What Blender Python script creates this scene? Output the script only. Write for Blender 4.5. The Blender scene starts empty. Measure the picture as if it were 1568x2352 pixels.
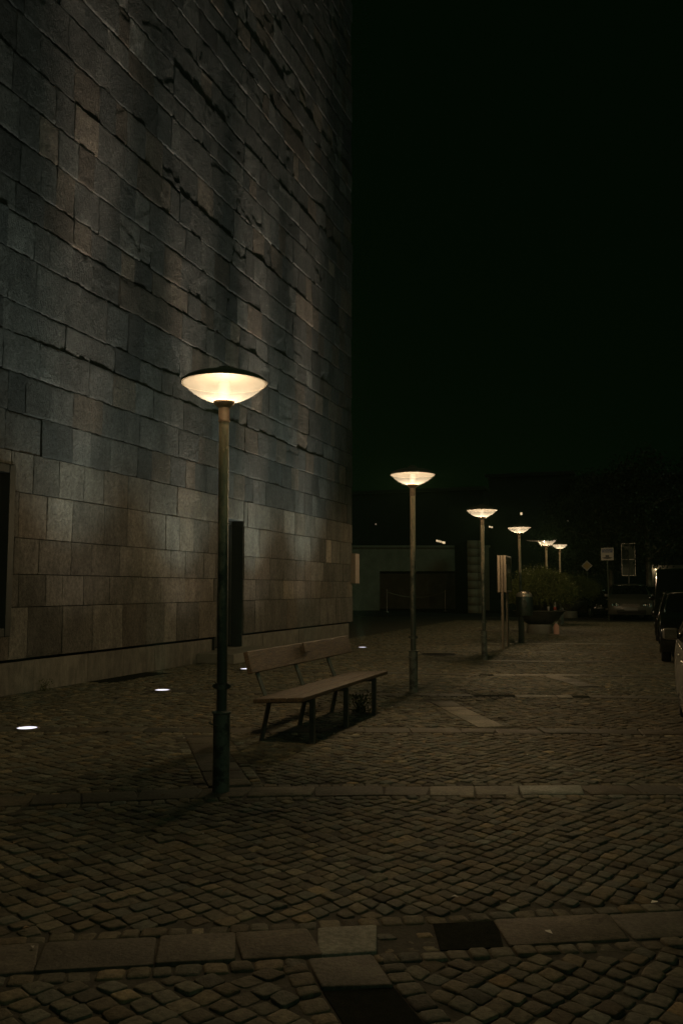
import bpy, bmesh, math, random
import numpy as np
from mathutils import Vector, Matrix, noise

random.seed(7)
rng = np.random.default_rng(7)
R = math.radians
scene = bpy.context.scene
COL = scene.collection

# ------------------------------------------------------------------ camera
CAM_H = 1.52
FPX, W0, H0 = 2000.0, 1568.0, 2352.0      # focal length and size of the photograph in the same units
TILT = math.atan(176 / FPX)
YAW = R(19.12)
cam_d = bpy.data.cameras.new('camera')
cam_d.sensor_fit = 'VERTICAL'
cam_d.sensor_height = 36.0
cam_d.lens = 36.0 * FPX / H0
cam_d.clip_start = 0.05
cam_d.clip_end = 2000
cam = bpy.data.objects.new('camera', cam_d)
cam.location = (0, 0, CAM_H)
cam.rotation_euler = (R(90) + TILT, 0, YAW)
COL.objects.link(cam)
scene.camera = cam

def gp(x, y, z=0.0):
    """point on the level z seen at a photo position; used to read ground positions off the photograph"""
    cy, sy, ct, st = math.cos(YAW), math.sin(YAW), math.cos(TILT), math.sin(TILT)
    f = (-sy * ct, cy * ct, st); r = (cy, sy, 0); u = (sy * st, -cy * st, ct)
    a = (x - W0 / 2) / FPX; b = (H0 / 2 - y) / FPX
    d = [f[i] + a * r[i] + b * u[i] for i in range(3)]
    t = (z - CAM_H) / d[2]
    return Vector((d[0] * t, d[1] * t, z))

# ------------------------------------------------------------------ materials
def mat(name, col, rough=0.6, metal=0.0, var=0.0, scale=8.0, bump=0.0, bscale=30.0, spec=0.5,
        attr=None, col2=None, coat=0.0, emit=None, estr=0.0, stretch=None, mixlo=0.35, mixhi=0.65, bdist=0.02, fine=None):
    m = bpy.data.materials.new(name); m.use_nodes = True
    nt = m.node_tree; b = nt.nodes['Principled BSDF']
    N = nt.nodes.new; Lk = nt.links.new
    b.inputs['Base Color'].default_value = (*col, 1)
    b.inputs['Roughness'].default_value = rough
    b.inputs['Metallic'].default_value = metal
    b.inputs['Specular IOR Level'].default_value = spec
    if coat:
        b.inputs['Coat Weight'].default_value = coat
        b.inputs['Coat Roughness'].default_value = 0.04
    if emit:
        b.inputs['Emission Color'].default_value = (*emit, 1)
        b.inputs['Emission Strength'].default_value = estr
    tc = N('ShaderNodeTexCoord'); src = tc.outputs['Object']
    if stretch:
        mp = N('ShaderNodeMapping'); mp.inputs['Scale'].default_value = stretch
        Lk(src, mp.inputs['Vector']); src = mp.outputs['Vector']
    cur = None
    if var or col2:
        n = N('ShaderNodeTexNoise'); n.inputs['Scale'].default_value = scale
        n.inputs['Detail'].default_value = 6; n.inputs['Roughness'].default_value = 0.65
        Lk(src, n.inputs['Vector'])
        rp = N('ShaderNodeMapRange'); rp.inputs['From Min'].default_value = mixlo; rp.inputs['From Max'].default_value = mixhi
        Lk(n.outputs['Fac'], rp.inputs['Value'])
        mx = N('ShaderNodeMix'); mx.data_type = 'RGBA'
        c2 = col2 if col2 else tuple(c * (1 - var) for c in col)
        mx.inputs['A'].default_value = (*c2, 1); mx.inputs['B'].default_value = (*col, 1)
        Lk(rp.outputs['Result'], mx.inputs['Factor'])
        cur = mx.outputs['Result']
    if fine:
        n3 = N('ShaderNodeTexNoise'); n3.inputs['Scale'].default_value = fine[0]; n3.inputs['Detail'].default_value = 8; n3.inputs['Roughness'].default_value = 0.75
        mp3 = N('ShaderNodeMapping'); mp3.inputs['Scale'].default_value = fine[2]; Lk(tc.outputs['Object'], mp3.inputs['Vector']); Lk(mp3.outputs['Vector'], n3.inputs['Vector'])
        r3 = N('ShaderNodeMapRange'); r3.inputs['From Min'].default_value = 0.33; r3.inputs['From Max'].default_value = 0.62
        r3.inputs['To Min'].default_value = 1 - fine[1]; r3.inputs['To Max'].default_value = 1.12
        Lk(n3.outputs['Fac'], r3.inputs['Value'])
        m3 = N('ShaderNodeMix'); m3.data_type = 'RGBA'; m3.blend_type = 'MULTIPLY'; m3.inputs['Factor'].default_value = 1.0
        Lk(cur, m3.inputs['A']); Lk(r3.outputs['Result'], m3.inputs['B']); cur = m3.outputs['Result']
    if attr:
        at = N('ShaderNodeAttribute'); at.attribute_name = attr
        mu = N('ShaderNodeMix'); mu.data_type = 'RGBA'; mu.blend_type = 'MULTIPLY'
        mu.inputs['Factor'].default_value = 1.0
        if cur: Lk(cur, mu.inputs['A'])
        else: mu.inputs['A'].default_value = (*col, 1)
        Lk(at.outputs['Color'], mu.inputs['B'])
        cur = mu.outputs['Result']
    if cur: Lk(cur, b.inputs['Base Color'])
    if bump:
        n2 = N('ShaderNodeTexNoise'); n2.inputs['Scale'].default_value = bscale
        n2.inputs['Detail'].default_value = 8; n2.inputs['Roughness'].default_value = 0.7
        Lk(src, n2.inputs['Vector'])
        bp = N('ShaderNodeBump'); bp.inputs['Strength'].default_value = bump
        bp.inputs['Distance'].default_value = bdist
        Lk(n2.outputs['Fac'], bp.inputs['Height'])
        Lk(bp.outputs['Normal'], b.inputs['Normal'])
    return m

M = {}
M['stone'] = mat('slate_stone', (1, 1, 1), 0.78, var=0.42, scale=3.5, bump=1.0, bscale=40, bdist=0.075, attr='tone', stretch=(1, 1, 0.45), fine=(17, 0.55, (1, 1, 0.85)))
M['plinth'] = mat('plinth_stone', (0.18, 0.168, 0.135), 0.75, var=0.35, scale=3, bump=0.4, bscale=40, attr='tone', fine=(12, 0.4, (1, 1, 0.3)))
M['core'] = mat('wall_core', (0.03, 0.03, 0.028), 0.9, var=0.3)
M['sett'] = mat('granite_sett', (1, 1, 1), 0.7, var=0.5, scale=30, bump=0.5, bscale=75, attr='tone', spec=0.2)
M['slab'] = mat('granite_slab', (1, 1, 1), 0.65, var=0.4, scale=5, bump=0.4, bscale=60, attr='tone', spec=0.2, fine=(40, 0.45, (1, 1, 1)))
M['soil'] = mat('joint_soil', (0.07, 0.065, 0.044), 0.9, var=0.5, scale=12, bump=0.5, bscale=40)
M['asphalt'] = mat('asphalt', (0.045, 0.043, 0.038), 0.85, var=0.4, scale=25, bump=0.6, bscale=160)
M['patch'] = mat('asphalt_patch', (0.026, 0.030, 0.020), 0.95, spec=0.05, var=0.4, scale=25, bump=0.7, bscale=120)
M['pole'] = mat('lamp_pole_paint_glow', (0.85, 0.68, 0.46), 0.45, metal=0.0, col2=(0.50, 0.41, 0.29), scale=7, bump=0.25, bscale=22, mixlo=0.40, mixhi=0.47)
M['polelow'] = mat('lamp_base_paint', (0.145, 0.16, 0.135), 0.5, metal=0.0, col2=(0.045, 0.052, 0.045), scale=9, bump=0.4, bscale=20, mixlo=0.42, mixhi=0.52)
M['sleeve'] = mat('lamp_sleeve_metal', (0.5, 0.34, 0.23), 0.45, metal=0.4, var=0.3, scale=20)
M['canopy'] = mat('lamp_canopy_metal', (0.13, 0.115, 0.10), 0.5, metal=0.3, var=0.3, scale=15)
M['reflector'] = mat('lamp_reflector_enamel', (0.0200, 0.0192, 0.0184), 0.6, spec=0.0)
M['brass'] = mat('brass_bolt', (0.7, 0.5, 0.2), 0.25, metal=1.0)
M['wood'] = mat('weathered_wood', (0.135, 0.088, 0.045), 0.55, col2=(0.028, 0.021, 0.013), scale=9, bump=0.5, bscale=24, stretch=(6, 0.7, 6), mixlo=0.35, mixhi=0.62)
M['benchmetal'] = mat('bench_leg_metal', (0.14, 0.14, 0.12), 0.5, metal=0.3, var=0.4, scale=10, bump=0.1)
M['steel'] = mat('brushed_steel', (0.42, 0.40, 0.36), 0.35, metal=0.8, var=0.15, scale=20)
M['alu'] = mat('anodised_aluminium', (0.27, 0.22, 0.165), 0.35, metal=0.5, var=0.15, scale=12)
M['darkmetal'] = mat('dark_metal', (0.05, 0.055, 0.05), 0.45, metal=0.5, var=0.2)
M['binpaint'] = mat('bin_paint', (0.055, 0.075, 0.06), 0.42, metal=0.2, var=0.35, scale=12, bump=0.12)
M['binlid'] = mat('bin_lid_lit_metal', (0.62, 0.53, 0.42), 0.38, metal=0.45, var=0.3, scale=10)  # lid colour raised to stand in for lamplight falling on it
M['black'] = mat('black_void', (0.008, 0.008, 0.008), 0.8)
M['concrete'] = mat('cast_concrete', (0.22, 0.21, 0.17), 0.8, var=0.35, scale=3, bump=0.2, bscale=30)
M['bowlconc'] = mat('dark_concrete', (0.085, 0.085, 0.068), 0.85, var=0.4, scale=6, bump=0.3, bscale=30)
M['leaf'] = mat('shrub_leaf', (0.15, 0.175, 0.06), 0.8, var=0.35, scale=5, attr='tone', spec=0.15)
M['treeleaf'] = mat('tree_leaf', (0.05, 0.075, 0.03), 0.5, var=0.5, scale=1.2, attr='tone')
M['bark'] = mat('tree_bark', (0.26, 0.25, 0.19), 0.85, col2=(0.04, 0.036, 0.03), scale=6, bump=0.6, bscale=14, stretch=(1, 1, 0.3))
M['stem'] = mat('plant_stem', (0.09, 0.07, 0.035), 0.7, var=0.4)
M['doorpaint'] = mat('door_paint', (0.028, 0.033, 0.03), 0.45, metal=0.1, var=0.25, scale=4)
M['signbox'] = mat('sign_box_paint', (0.36, 0.27, 0.205), 0.55, var=0.2, scale=8)
M['rubber'] = mat('tyre_rubber', (0.012, 0.012, 0.012), 0.75, bump=0.1)
M['rim'] = mat('alloy_rim', (0.35, 0.35, 0.34), 0.3, metal=0.9)
M['carblack'] = mat('black_car_paint', (0.006, 0.006, 0.006), 0.10, coat=0.9)
M['cargrey'] = mat('dark_car_paint', (0.016, 0.018, 0.018), 0.25, coat=0.8)
M['carsilver'] = mat('silver_car_paint', (0.30, 0.29, 0.265), 0.3, metal=0.35, coat=0.8)
M['carwhite'] = mat('pale_car_paint', (0.075, 0.072, 0.06), 0.35, coat=0.6)
M['chrome'] = mat('chrome_trim', (0.75, 0.72, 0.68), 0.2, metal=1.0)
M['plastic'] = mat('black_plastic', (0.007, 0.007, 0.007), 0.4, spec=0.25)
M['plate'] = mat('blank_number_plate', (0.16, 0.16, 0.15), 0.5)
M['tail'] = mat('tail_lamp_red', (0.25, 0.012, 0.01), 0.15, coat=0.8)
M['yellow'] = mat('sign_yellow', (0.36, 0.22, 0.03), 0.45)
M['white'] = mat('sign_white', (0.34, 0.31, 0.26), 0.45)
M['blue'] = mat('sign_blue', (0.012, 0.035, 0.11), 0.45)
M['signblack'] = mat('sign_black', (0.012, 0.012, 0.012), 0.5)
M['signback'] = mat('sign_back_grey', (0.085, 0.1, 0.08), 0.5, metal=0.4, var=0.3, scale=6)
M['red'] = mat('red_label', (0.45, 0.03, 0.02), 0.45)
M['bottle'] = mat('pale_bottle_plastic', (0.34, 0.35, 0.30), 0.2)
M['pink'] = mat('pink_card', (0.62, 0.36, 0.28), 0.6)
M['paper'] = mat('white_card', (0.6, 0.58, 0.52), 0.6)
M['tilewall'] = mat('tiled_stone', (0.30, 0.27, 0.20), 0.7, var=0.3, scale=2, bump=0.15, attr='tone')
M['lowwall'] = mat('low_wall_render', (0.30, 0.30, 0.235), 0.8, var=0.3, scale=1.2, bump=0.2)
M['farwall'] = mat('far_building_render', (0.03, 0.03, 0.027), 0.9, var=0.3, scale=0.5)
M['rope'] = mat('barrier_rope', (0.30, 0.28, 0.22), 0.7)
M['iron'] = mat('cast_iron', (0.035, 0.034, 0.03), 0.55, metal=0.5, var=0.4, scale=20, bump=0.5, bscale=60)

def pole_paint_glow():  # flaking paint lower down; lamp glow painted in as a warm pale top
    m = mat('lamp_pole_paint_glow', (0.85, 0.68, 0.46), 0.45, bump=0.25, bscale=22)
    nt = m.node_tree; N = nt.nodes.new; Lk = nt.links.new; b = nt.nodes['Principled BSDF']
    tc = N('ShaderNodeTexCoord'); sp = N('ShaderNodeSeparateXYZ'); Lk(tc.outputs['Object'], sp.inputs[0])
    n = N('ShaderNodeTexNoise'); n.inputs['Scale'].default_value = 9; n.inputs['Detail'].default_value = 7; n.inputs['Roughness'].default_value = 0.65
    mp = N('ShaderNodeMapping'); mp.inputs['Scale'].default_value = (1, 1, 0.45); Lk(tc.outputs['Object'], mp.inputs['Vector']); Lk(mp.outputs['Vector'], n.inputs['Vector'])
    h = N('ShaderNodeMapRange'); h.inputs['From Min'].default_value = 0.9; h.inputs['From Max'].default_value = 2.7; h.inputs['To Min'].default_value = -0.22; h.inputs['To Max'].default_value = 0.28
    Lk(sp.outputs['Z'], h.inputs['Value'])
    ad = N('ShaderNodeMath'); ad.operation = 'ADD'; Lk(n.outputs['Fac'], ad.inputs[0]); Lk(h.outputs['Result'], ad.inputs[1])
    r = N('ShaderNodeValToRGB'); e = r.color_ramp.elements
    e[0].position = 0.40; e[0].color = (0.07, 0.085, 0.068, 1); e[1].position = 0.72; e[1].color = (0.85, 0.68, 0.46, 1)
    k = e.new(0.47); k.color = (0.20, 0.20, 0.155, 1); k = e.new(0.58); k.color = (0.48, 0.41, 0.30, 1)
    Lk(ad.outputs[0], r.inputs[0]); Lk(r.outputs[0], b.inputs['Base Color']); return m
M['pole'] = pole_paint_glow()

def glassy(name, col, rough=0.05, alpha=0.35):
    m = bpy.data.materials.new(name); m.use_nodes = True
    nt = m.node_tree; nt.nodes.clear()
    o = nt.nodes.new('ShaderNodeOutputMaterial'); p = nt.nodes.new('ShaderNodeBsdfPrincipled')
    p.inputs['Base Color'].default_value = (*col, 1); p.inputs['Roughness'].default_value = rough
    t = nt.nodes.new('ShaderNodeBsdfTransparent'); mx = nt.nodes.new('ShaderNodeMixShader')
    mx.inputs[0].default_value = alpha
    nt.links.new(t.outputs[0], mx.inputs[1]); nt.links.new(p.outputs[0], mx.inputs[2])
    nt.links.new(mx.outputs[0], o.inputs[0]); return m
M['carglass'] = mat('car_glass', (0.006, 0.008, 0.007), 0.04)
M['glass'] = mat('window_glass', (0.010, 0.013, 0.011), 0.08)
M['lens'] = glassy('headlamp_lens', (0.3, 0.3, 0.3), 0.04, 0.25)
M['boardglass'] = mat('board_glass', (0.05, 0.055, 0.045), 0.1)

def bowl_glass():
    m = bpy.data.materials.new('lamp_bowl_glass'); m.use_nodes = True
    nt = m.node_tree; nt.nodes.clear(); N = nt.nodes.new; Lk = nt.links.new
    o = N('ShaderNodeOutputMaterial')
    tr = N('ShaderNodeBsdfTransparent'); tl = N('ShaderNodeBsdfTranslucent'); gl = N('ShaderNodeBsdfGlossy')
    tl.inputs['Color'].default_value = (0.84, 0.86, 0.90, 1)
    tc = N('ShaderNodeTexCoord'); n = N('ShaderNodeTexNoise'); n.inputs['Scale'].default_value = 9
    n.inputs['Detail'].default_value = 5
    Lk(tc.outputs['Object'], n.inputs['Vector'])
    mr = N('ShaderNodeMapRange'); mr.inputs['From Min'].default_value = 0.3; mr.inputs['From Max'].default_value = 0.7
    mr.inputs['To Min'].default_value = 0.017; mr.inputs['To Max'].default_value = 0.022
    Lk(n.outputs['Fac'], mr.inputs['Value'])
    tr.inputs['Color'].default_value = (0.86, 0.83, 0.78, 1)
    gl.inputs['Roughness'].default_value = 0.15
    m1 = N('ShaderNodeMixShader'); m2 = N('ShaderNodeMixShader')
    Lk(mr.outputs['Result'], m1.inputs[0]); Lk(tr.outputs[0], m1.inputs[1]); Lk(tl.outputs[0], m1.inputs[2])
    m2.inputs[0].default_value = 0.015
    Lk(m1.outputs[0], m2.inputs[1]); Lk(gl.outputs[0], m2.inputs[2])
    Lk(m2.outputs[0], o.inputs[0]); return m
M['bowl'] = bowl_glass()

def bulb_mat():
    m = bpy.data.materials.new('lamp_bulb_glow'); m.use_nodes = True
    nt = m.node_tree; nt.nodes.clear(); N = nt.nodes.new; Lk = nt.links.new
    o = N('ShaderNodeOutputMaterial'); tr = N('ShaderNodeBsdfTransparent'); em = N('ShaderNodeEmission')
    em.inputs['Color'].default_value = (1.0, 0.84, 0.60, 1); em.inputs['Strength'].default_value = 0.25
    lw = N('ShaderNodeLayerWeight'); lw.inputs['Blend'].default_value = 0.5
    pw = N('ShaderNodeMath'); pw.operation = 'SUBTRACT'; pw.inputs[0].default_value = 1.0
    Lk(lw.outputs['Facing'], pw.inputs[1])
    p2 = N('ShaderNodeMath'); p2.operation = 'POWER'; p2.inputs[1].default_value = 2.6
    Lk(pw.outputs[0], p2.inputs[0])
    ad = N('ShaderNodeAddShader'); mixe = N('ShaderNodeMixShader')
    blk = N('ShaderNodeEmission'); blk.inputs['Strength'].default_value = 0
    Lk(p2.outputs[0], mixe.inputs[0]); Lk(blk.outputs[0], mixe.inputs[1]); Lk(em.outputs[0], mixe.inputs[2])
    Lk(tr.outputs[0], ad.inputs[0]); Lk(mixe.outputs[0], ad.inputs[1])
    Lk(ad.outputs[0], o.inputs[0]); return m
M['bulb'] = bulb_mat()

def emitter(name, col, s):
    m = bpy.data.materials.new(name); m.use_nodes = True
    nt = m.node_tree; nt.nodes.clear()
    o = nt.nodes.new('ShaderNodeOutputMaterial'); e = nt.nodes.new('ShaderNodeEmission')
    e.inputs[0].default_value = (*col, 1); e.inputs[1].default_value = s
    nt.links.new(e.outputs[0], o.inputs[0]); return m
M['uplens'] = emitter('uplight_lens_glow', (0.9, 0.88, 1.0), 1.5)
M['litwin'] = emitter('lit_window_glow', (1.0, 0.75, 0.42), 0.85)
M['dimwin'] = emitter('dim_window_glow', (1.0, 0.75, 0.5), 0.18)
M['wallbulb'] = emitter('wall_lamp_glow', (1.0, 0.75, 0.42), 2.5)

# ------------------------------------------------------------------ mesh helpers
def link(o, parent=None):
    COL.objects.link(o)
    if parent: o.parent = parent
    return o

def obj(name, bm, m, parent=None, smooth=False, sharp=None):
    me = bpy.data.meshes.new(name)
    bmesh.ops.recalc_face_normals(bm, faces=bm.faces[:])
    bm.to_mesh(me); bm.free()
    for mm in (m if isinstance(m, (list, tuple)) else [m]): me.materials.append(mm)
    if smooth:
        for p in me.polygons: p.use_smooth = True
        if sharp is not None: me.set_sharp_from_angle(angle=R(sharp))
    return link(bpy.data.objects.new(name, me), parent)

def tag(o, label=None, cat=None, group=None, kind=None):
    if label: o['label'] = label
    if cat: o['category'] = cat
    if group: o['group'] = group
    if kind: o['kind'] = kind
    return o

def empty(name, loc=(0, 0, 0), rz=0.0):
    o = bpy.data.objects.new(name, None); o.empty_display_size = 0.2
    o.location = loc; o.rotation_euler = (0, 0, rz)
    return link(o)

def copy_tree(o, parent=None):
    c = o.copy(); COL.objects.link(c)
    if parent: c.parent = parent
    for ch in o.children: copy_tree(ch, c)
    return c

def box(bm, c, s, rot=None, bevel=0.0, seg=2):
    r = bmesh.ops.create_cube(bm, size=1.0)
    vs = r['verts']
    mt = Matrix.Translation(Vector(c)) @ (rot.to_4x4() if rot else Matrix.Identity(4)) @ Matrix.Diagonal((*s, 1))
    bmesh.ops.transform(bm, matrix=mt, verts=vs)
    if bevel:
        es = list({e for v in vs for e in v.link_edges})
        bmesh.ops.bevel(bm, geom=es, offset=bevel, segments=seg, affect='EDGES', profile=0.5)

def lathe(bm, prof, n=32, c=(0, 0, 0), axis='Z', caps=True, sx=1.0, sy=1.0):
    rings = []
    for r, z in prof:
        ring = []
        for i in range(n):
            a = 2 * math.pi * i / n
            p = Vector((r * math.cos(a) * sx, r * math.sin(a) * sy, z))
            if axis == 'X': p = Vector((z, p.x, p.y))
            if axis == 'Y': p = Vector((p.x, z, p.y))
            ring.append(bm.verts.new(p + Vector(c)))
        rings.append(ring)
    for a, b in zip(rings, rings[1:]):
        for i in range(n):
            bm.faces.new((a[i], a[(i + 1) % n], b[(i + 1) % n], b[i]))
    if caps:
        for ring, (r, z) in ((rings[0], prof[0]), (rings[-1], prof[-1])):
            if r > 1e-5: bm.faces.new(ring)
    return rings

def tube(bm, pts, rad, n=8):
    pts = [Vector(p) for p in pts]
    rads = rad if isinstance(rad, (list, tuple)) else [rad] * len(pts)
    rings = []
    for i, p in enumerate(pts):
        d = (pts[min(i + 1, len(pts) - 1)] - pts[max(i - 1, 0)]).normalized()
        up = Vector((0, 0, 1)) if abs(d.z) < 0.9 else Vector((1, 0, 0))
        a = d.cross(up).normalized(); b = d.cross(a).normalized()
        rings.append([bm.verts.new(p + rads[i] * (math.cos(t) * a + math.sin(t) * b)) for t in [2 * math.pi * k / n for k in range(n)]])
    for a, b in zip(rings, rings[1:]):
        for i in range(n): bm.faces.new((a[i], a[(i + 1) % n], b[(i + 1) % n], b[i]))
    bm.faces.new(rings[0]); bm.faces.new(rings[-1])

def prism(bm, poly, axis, a, b):
    """extrude a 2-D polygon from a to b along the axis"""
    def P(u, v, w):
        return {'X': (w, u, v), 'Y': (u, w, v), 'Z': (u, v, w)}[axis]
    v0 = [bm.verts.new(P(u, v, a)) for u, v in poly]
    v1 = [bm.verts.new(P(u, v, b)) for u, v in poly]
    n = len(poly)
    for i in range(n): bm.faces.new((v0[i], v0[(i + 1) % n], v1[(i + 1) % n], v1[i]))
    bm.faces.new(v0); bm.faces.new(v1)

def np_mesh(name, V, F4, m, tone=None, smooth=False, F3=None):
    me = bpy.data.meshes.new(name)
    V = np.asarray(V, dtype=np.float32)
    n4 = len(F4); n3 = 0 if F3 is None else len(F3)
    me.vertices.add(len(V)); me.vertices.foreach_set('co', V.ravel())
    idx = np.asarray(F4, dtype=np.int32).ravel()
    st = np.arange(n4, dtype=np.int32) * 4
    if n3:
        idx = np.concatenate([idx, np.asarray(F3, dtype=np.int32).ravel()])
        st = np.concatenate([st, n4 * 4 + np.arange(n3, dtype=np.int32) * 3])
    me.loops.add(len(idx)); me.loops.foreach_set('vertex_index', idx)
    me.polygons.add(n4 + n3); me.polygons.foreach_set('loop_start', st)
    me.update(calc_edges=True); me.validate()
    if smooth: me.polygons.foreach_set('use_smooth', np.ones(len(me.polygons), dtype=bool))
    if tone is not None:
        ca = me.color_attributes.new('tone', 'FLOAT_COLOR', 'POINT')
        ca.data.foreach_set('color', np.asarray(tone, dtype=np.float32).ravel())
    me.materials.append(m)
    return bpy.data.objects.new(name, me)

# ------------------------------------------------------------------ ground, road
bm = bmesh.new()
for q in [(-300, -60, 300, 400)]:
    vs = [bm.verts.new(p) for p in ((q[0], q[1], -0.045), (q[2], q[1], -0.045), (q[2], q[3], -0.045), (q[0], q[3], -0.045))]
    bm.faces.new(vs)
tag(obj('ground', bm, M['soil']), kind='structure')
bm = bmesh.new()
prism(bm, [(-8.75, 0.5), (3.58, 0.5), (3.58, 42), (-8.75, 42)], 'Z', -0.04, -0.0092)
tag(obj('joint_sand', bm, M['soil']), kind='structure')
bm = bmesh.new()
prism(bm, [(3.6, -20), (14, -20), (14, 47), (3.6, 47)], 'Z', -0.04, -0.012)
prism(bm, [(-60, 47), (60, 47), (60, 140), (-60, 140)], 'Z', -0.04, -0.012)
tag(obj('road', bm, M['asphalt']), kind='structure')

# ------------------------------------------------------------------ paving
BANDS = []        # (polyline of 2-D points, list of (from, to, kind))
def band(pts, width=0.29, marks=()):
    P = [gp(*p).xy for p in pts]
    BANDS.append((P, width, list(marks)))
# cross bands, near to far
band([(-160, 2217), (0, 2202), (700, 2164), (1400, 2128), (1680, 2113)], 0.29, [((868, 2156), (1003, 2150), 'rough'), ((1003, 2150), (1148, 2142), 'dark')])
band([(-120, 1848), (0, 1842), (420, 1823), (540, 1819), (878, 1816), (1450, 1814), (1640, 1816)], 0.29)
band([(-60, 1674), (63, 1675), (490, 1678), (878, 1677), (1640, 1683)], 0.29)
band([(373, 1587), (660, 1591), (961, 1596), (1355, 1600), (1640, 1606)], 0.29, [((1085, 1597), (1182, 1598), 'dark'), ((1314, 1600), (1353, 1600), 'dark')])
band([(565, 1538), (900, 1546), (1107, 1550), (1331, 1551), (1640, 1556)], 0.29, [((1100, 1550), (1132, 1550), 'dark')])
band([(713, 1509), (1138, 1518), (1290, 1519), (1640, 1522)], 0.29)
band([(780, 1494), (1150, 1497), (1600, 1500)], 0.29)
band([(832, 1480), (1150, 1478), (1560, 1480)], 0.29)
# diagonal strips
band([(779, 2198), (823, 2271), (950, 2440)], 0.27, [((823, 2271), (905, 2352 + 30), 'dark')])
band([(465, 1694), (529, 1806)], 0.33)
band([(1013, 1612), (1130, 1670)], 0.31)
band([(1268, 1553), (1352, 1577)], 0.31)

def seg_info(P):
    P = [Vector(p) for p in P]
    L = [0.0]
    for a, b in zip(P, P[1:]): L.append(L[-1] + (b - a).length)
    return P, L

def along(P, L, s):
    s = max(0.0, min(L[-1], s))
    for i in range(len(P) - 1):
        if s <= L[i + 1] + 1e-9:
            d = (P[i + 1] - P[i]) / (L[i + 1] - L[i])
            return P[i] + d * (s - L[i]), d
    return P[-1], (P[-1] - P[-2]).normalized()

def project_s(P, L, q):
    best = None
    for i in range(len(P) - 1):
        d = P[i + 1] - P[i]; t = max(0, min(1, (q - P[i]).dot(d) / d.length_squared))
        dd = (P[i] + d * t - q).length
        if best is None or dd < best[0]: best = (dd, L[i] + t * d.length)
    return best[1]

def dist_np(P, X, Y):
    best = np.full(X.shape, 1e9)
    for a, b in zip(P, P[1:]):
        dx, dy = b.x - a.x, b.y - a.y
        t = np.clip(((X - a.x) * dx + (Y - a.y) * dy) / (dx * dx + dy * dy), 0, 1)
        best = np.minimum(best, np.hypot(X - a.x - t * dx, Y - a.y - t * dy))
    return best

def stones(quads, tops, bevel, dome, depth, tones, chamfer=0.22, tsd=0.03):
    """each stone: a quad outline (n,4,2) with rounded corners, bevelled top, slightly domed; returns V,F4,F3,tone"""
    Q = np.asarray(quads, dtype=float)            # n,4,2
    n = len(Q)
    nxt = np.roll(Q, -1, axis=1); prv = np.roll(Q, 1, axis=1)
    ch = np.asarray(chamfer)
    o1 = Q + (prv - Q) * chamfer; o2 = Q + (nxt - Q) * chamfer
    ring = np.stack([o1, o2], axis=2).reshape(n, 8, 2)
    c = ring.mean(axis=1, keepdims=True)
    d = ring - c
    ln = np.linalg.norm(d, axis=2, keepdims=True)
    bev = np.asarray(bevel).reshape(-1, 1, 1)
    ring2 = c + d * (1 - bev / ln)
    ring3 = c + d * np.clip(1 - 2.6 * bev / ln, 0.3, 1)
    tops = np.asarray(tops).reshape(n, 1)
    tilt = rng.normal(0, tsd, (n, 2))
    def lift(rg, dz):
        z = tops + dz + ((rg - c) * tilt[:, None, :]).sum(axis=2)
        return np.concatenate([rg, z[:, :, None]], axis=2)
    bv = np.asarray(bevel).reshape(-1, 1)
    A = lift(ring, -depth * np.ones((n, 1))); B = lift(ring, -bv * 1.1); C2 = lift(ring2, -bv * 0.28)
    C3 = lift(ring3 + rng.normal(0, 1, ring3.shape) * bev * 0.25, rng.normal(0, 1, (n, 8)) * bv * 0.16)
    top = lift(c, dome)
    V = np.concatenate([A, B, C2, C3, top], axis=1)          # n,33,3
    base = (np.arange(n) * 33)[:, None]
    f4 = []
    for k in range(3):
        for i in range(8):
            j = (i + 1) % 8
            f4.append([k * 8 + i, k * 8 + j, (k + 1) * 8 + j, (k + 1) * 8 + i])
    f4 = np.asarray(f4); F4 = (base[:, :, None] + f4[None]).reshape(-1, 4)
    f3 = np.asarray([[24 + i, 24 + (i + 1) % 8, 32] for i in range(8)])
    F3 = (base[:, :, None] + f3[None]).reshape(-1, 3)
    T = np.repeat(np.asarray(tones)[:, None, :], 33, axis=1).reshape(-1, 4)
    return V.reshape(-1, 3), F4, F3, T

def sett_tones(n, base=(0.175, 0.163, 0.114), sd=0.22):
    k = np.exp(rng.normal(0, sd, n))
    warm = rng.normal(0, 0.07, n)
    t = np.stack([base[0] * k * (1 + warm), base[1] * k, base[2] * k * (1 - warm), np.ones(n)], axis=1)
    odd = rng.random(n)
    t[odd < 0.05, :3] *= np.array([1.5, 1.38, 1.2])
    t[(odd > 0.05) & (odd < 0.14), :3] *= 0.6
    return t

INFO = [seg_info(b[0]) for b in BANDS]
PITCH = 0.097
gx, gy = np.meshgrid(np.arange(-370, 371), np.arange(-370, 371))
u = gx.ravel() * PITCH; v = gy.ravel() * PITCH
ang = YAW + R(45)
X = u * math.cos(ang) - v * math.sin(ang) - 3.0
Y = u * math.sin(ang) + v * math.cos(ang) + 19.0
keep = (X > -9.0) & (X < 4.2) & (Y > 0.8) & (Y < 42)
X, Y = X[keep], Y[keep]
def warp(X, Y):
    wx = 0.075 * np.sin(0.9 * X + 0.6 * Y + 0.5) + 0.04 * np.sin(1.7 * Y - 0.8 * X + 1.9) + 0.012 * np.sin(4.1 * X + 2.2 * Y)
    wy = 0.07 * np.sin(0.8 * Y - 0.7 * X + 2.1) + 0.045 * np.cos(1.5 * X + 0.9 * Y) + 0.012 * np.sin(3.7 * Y - 2.9 * X)
    return X + wx, Y + wy
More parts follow.
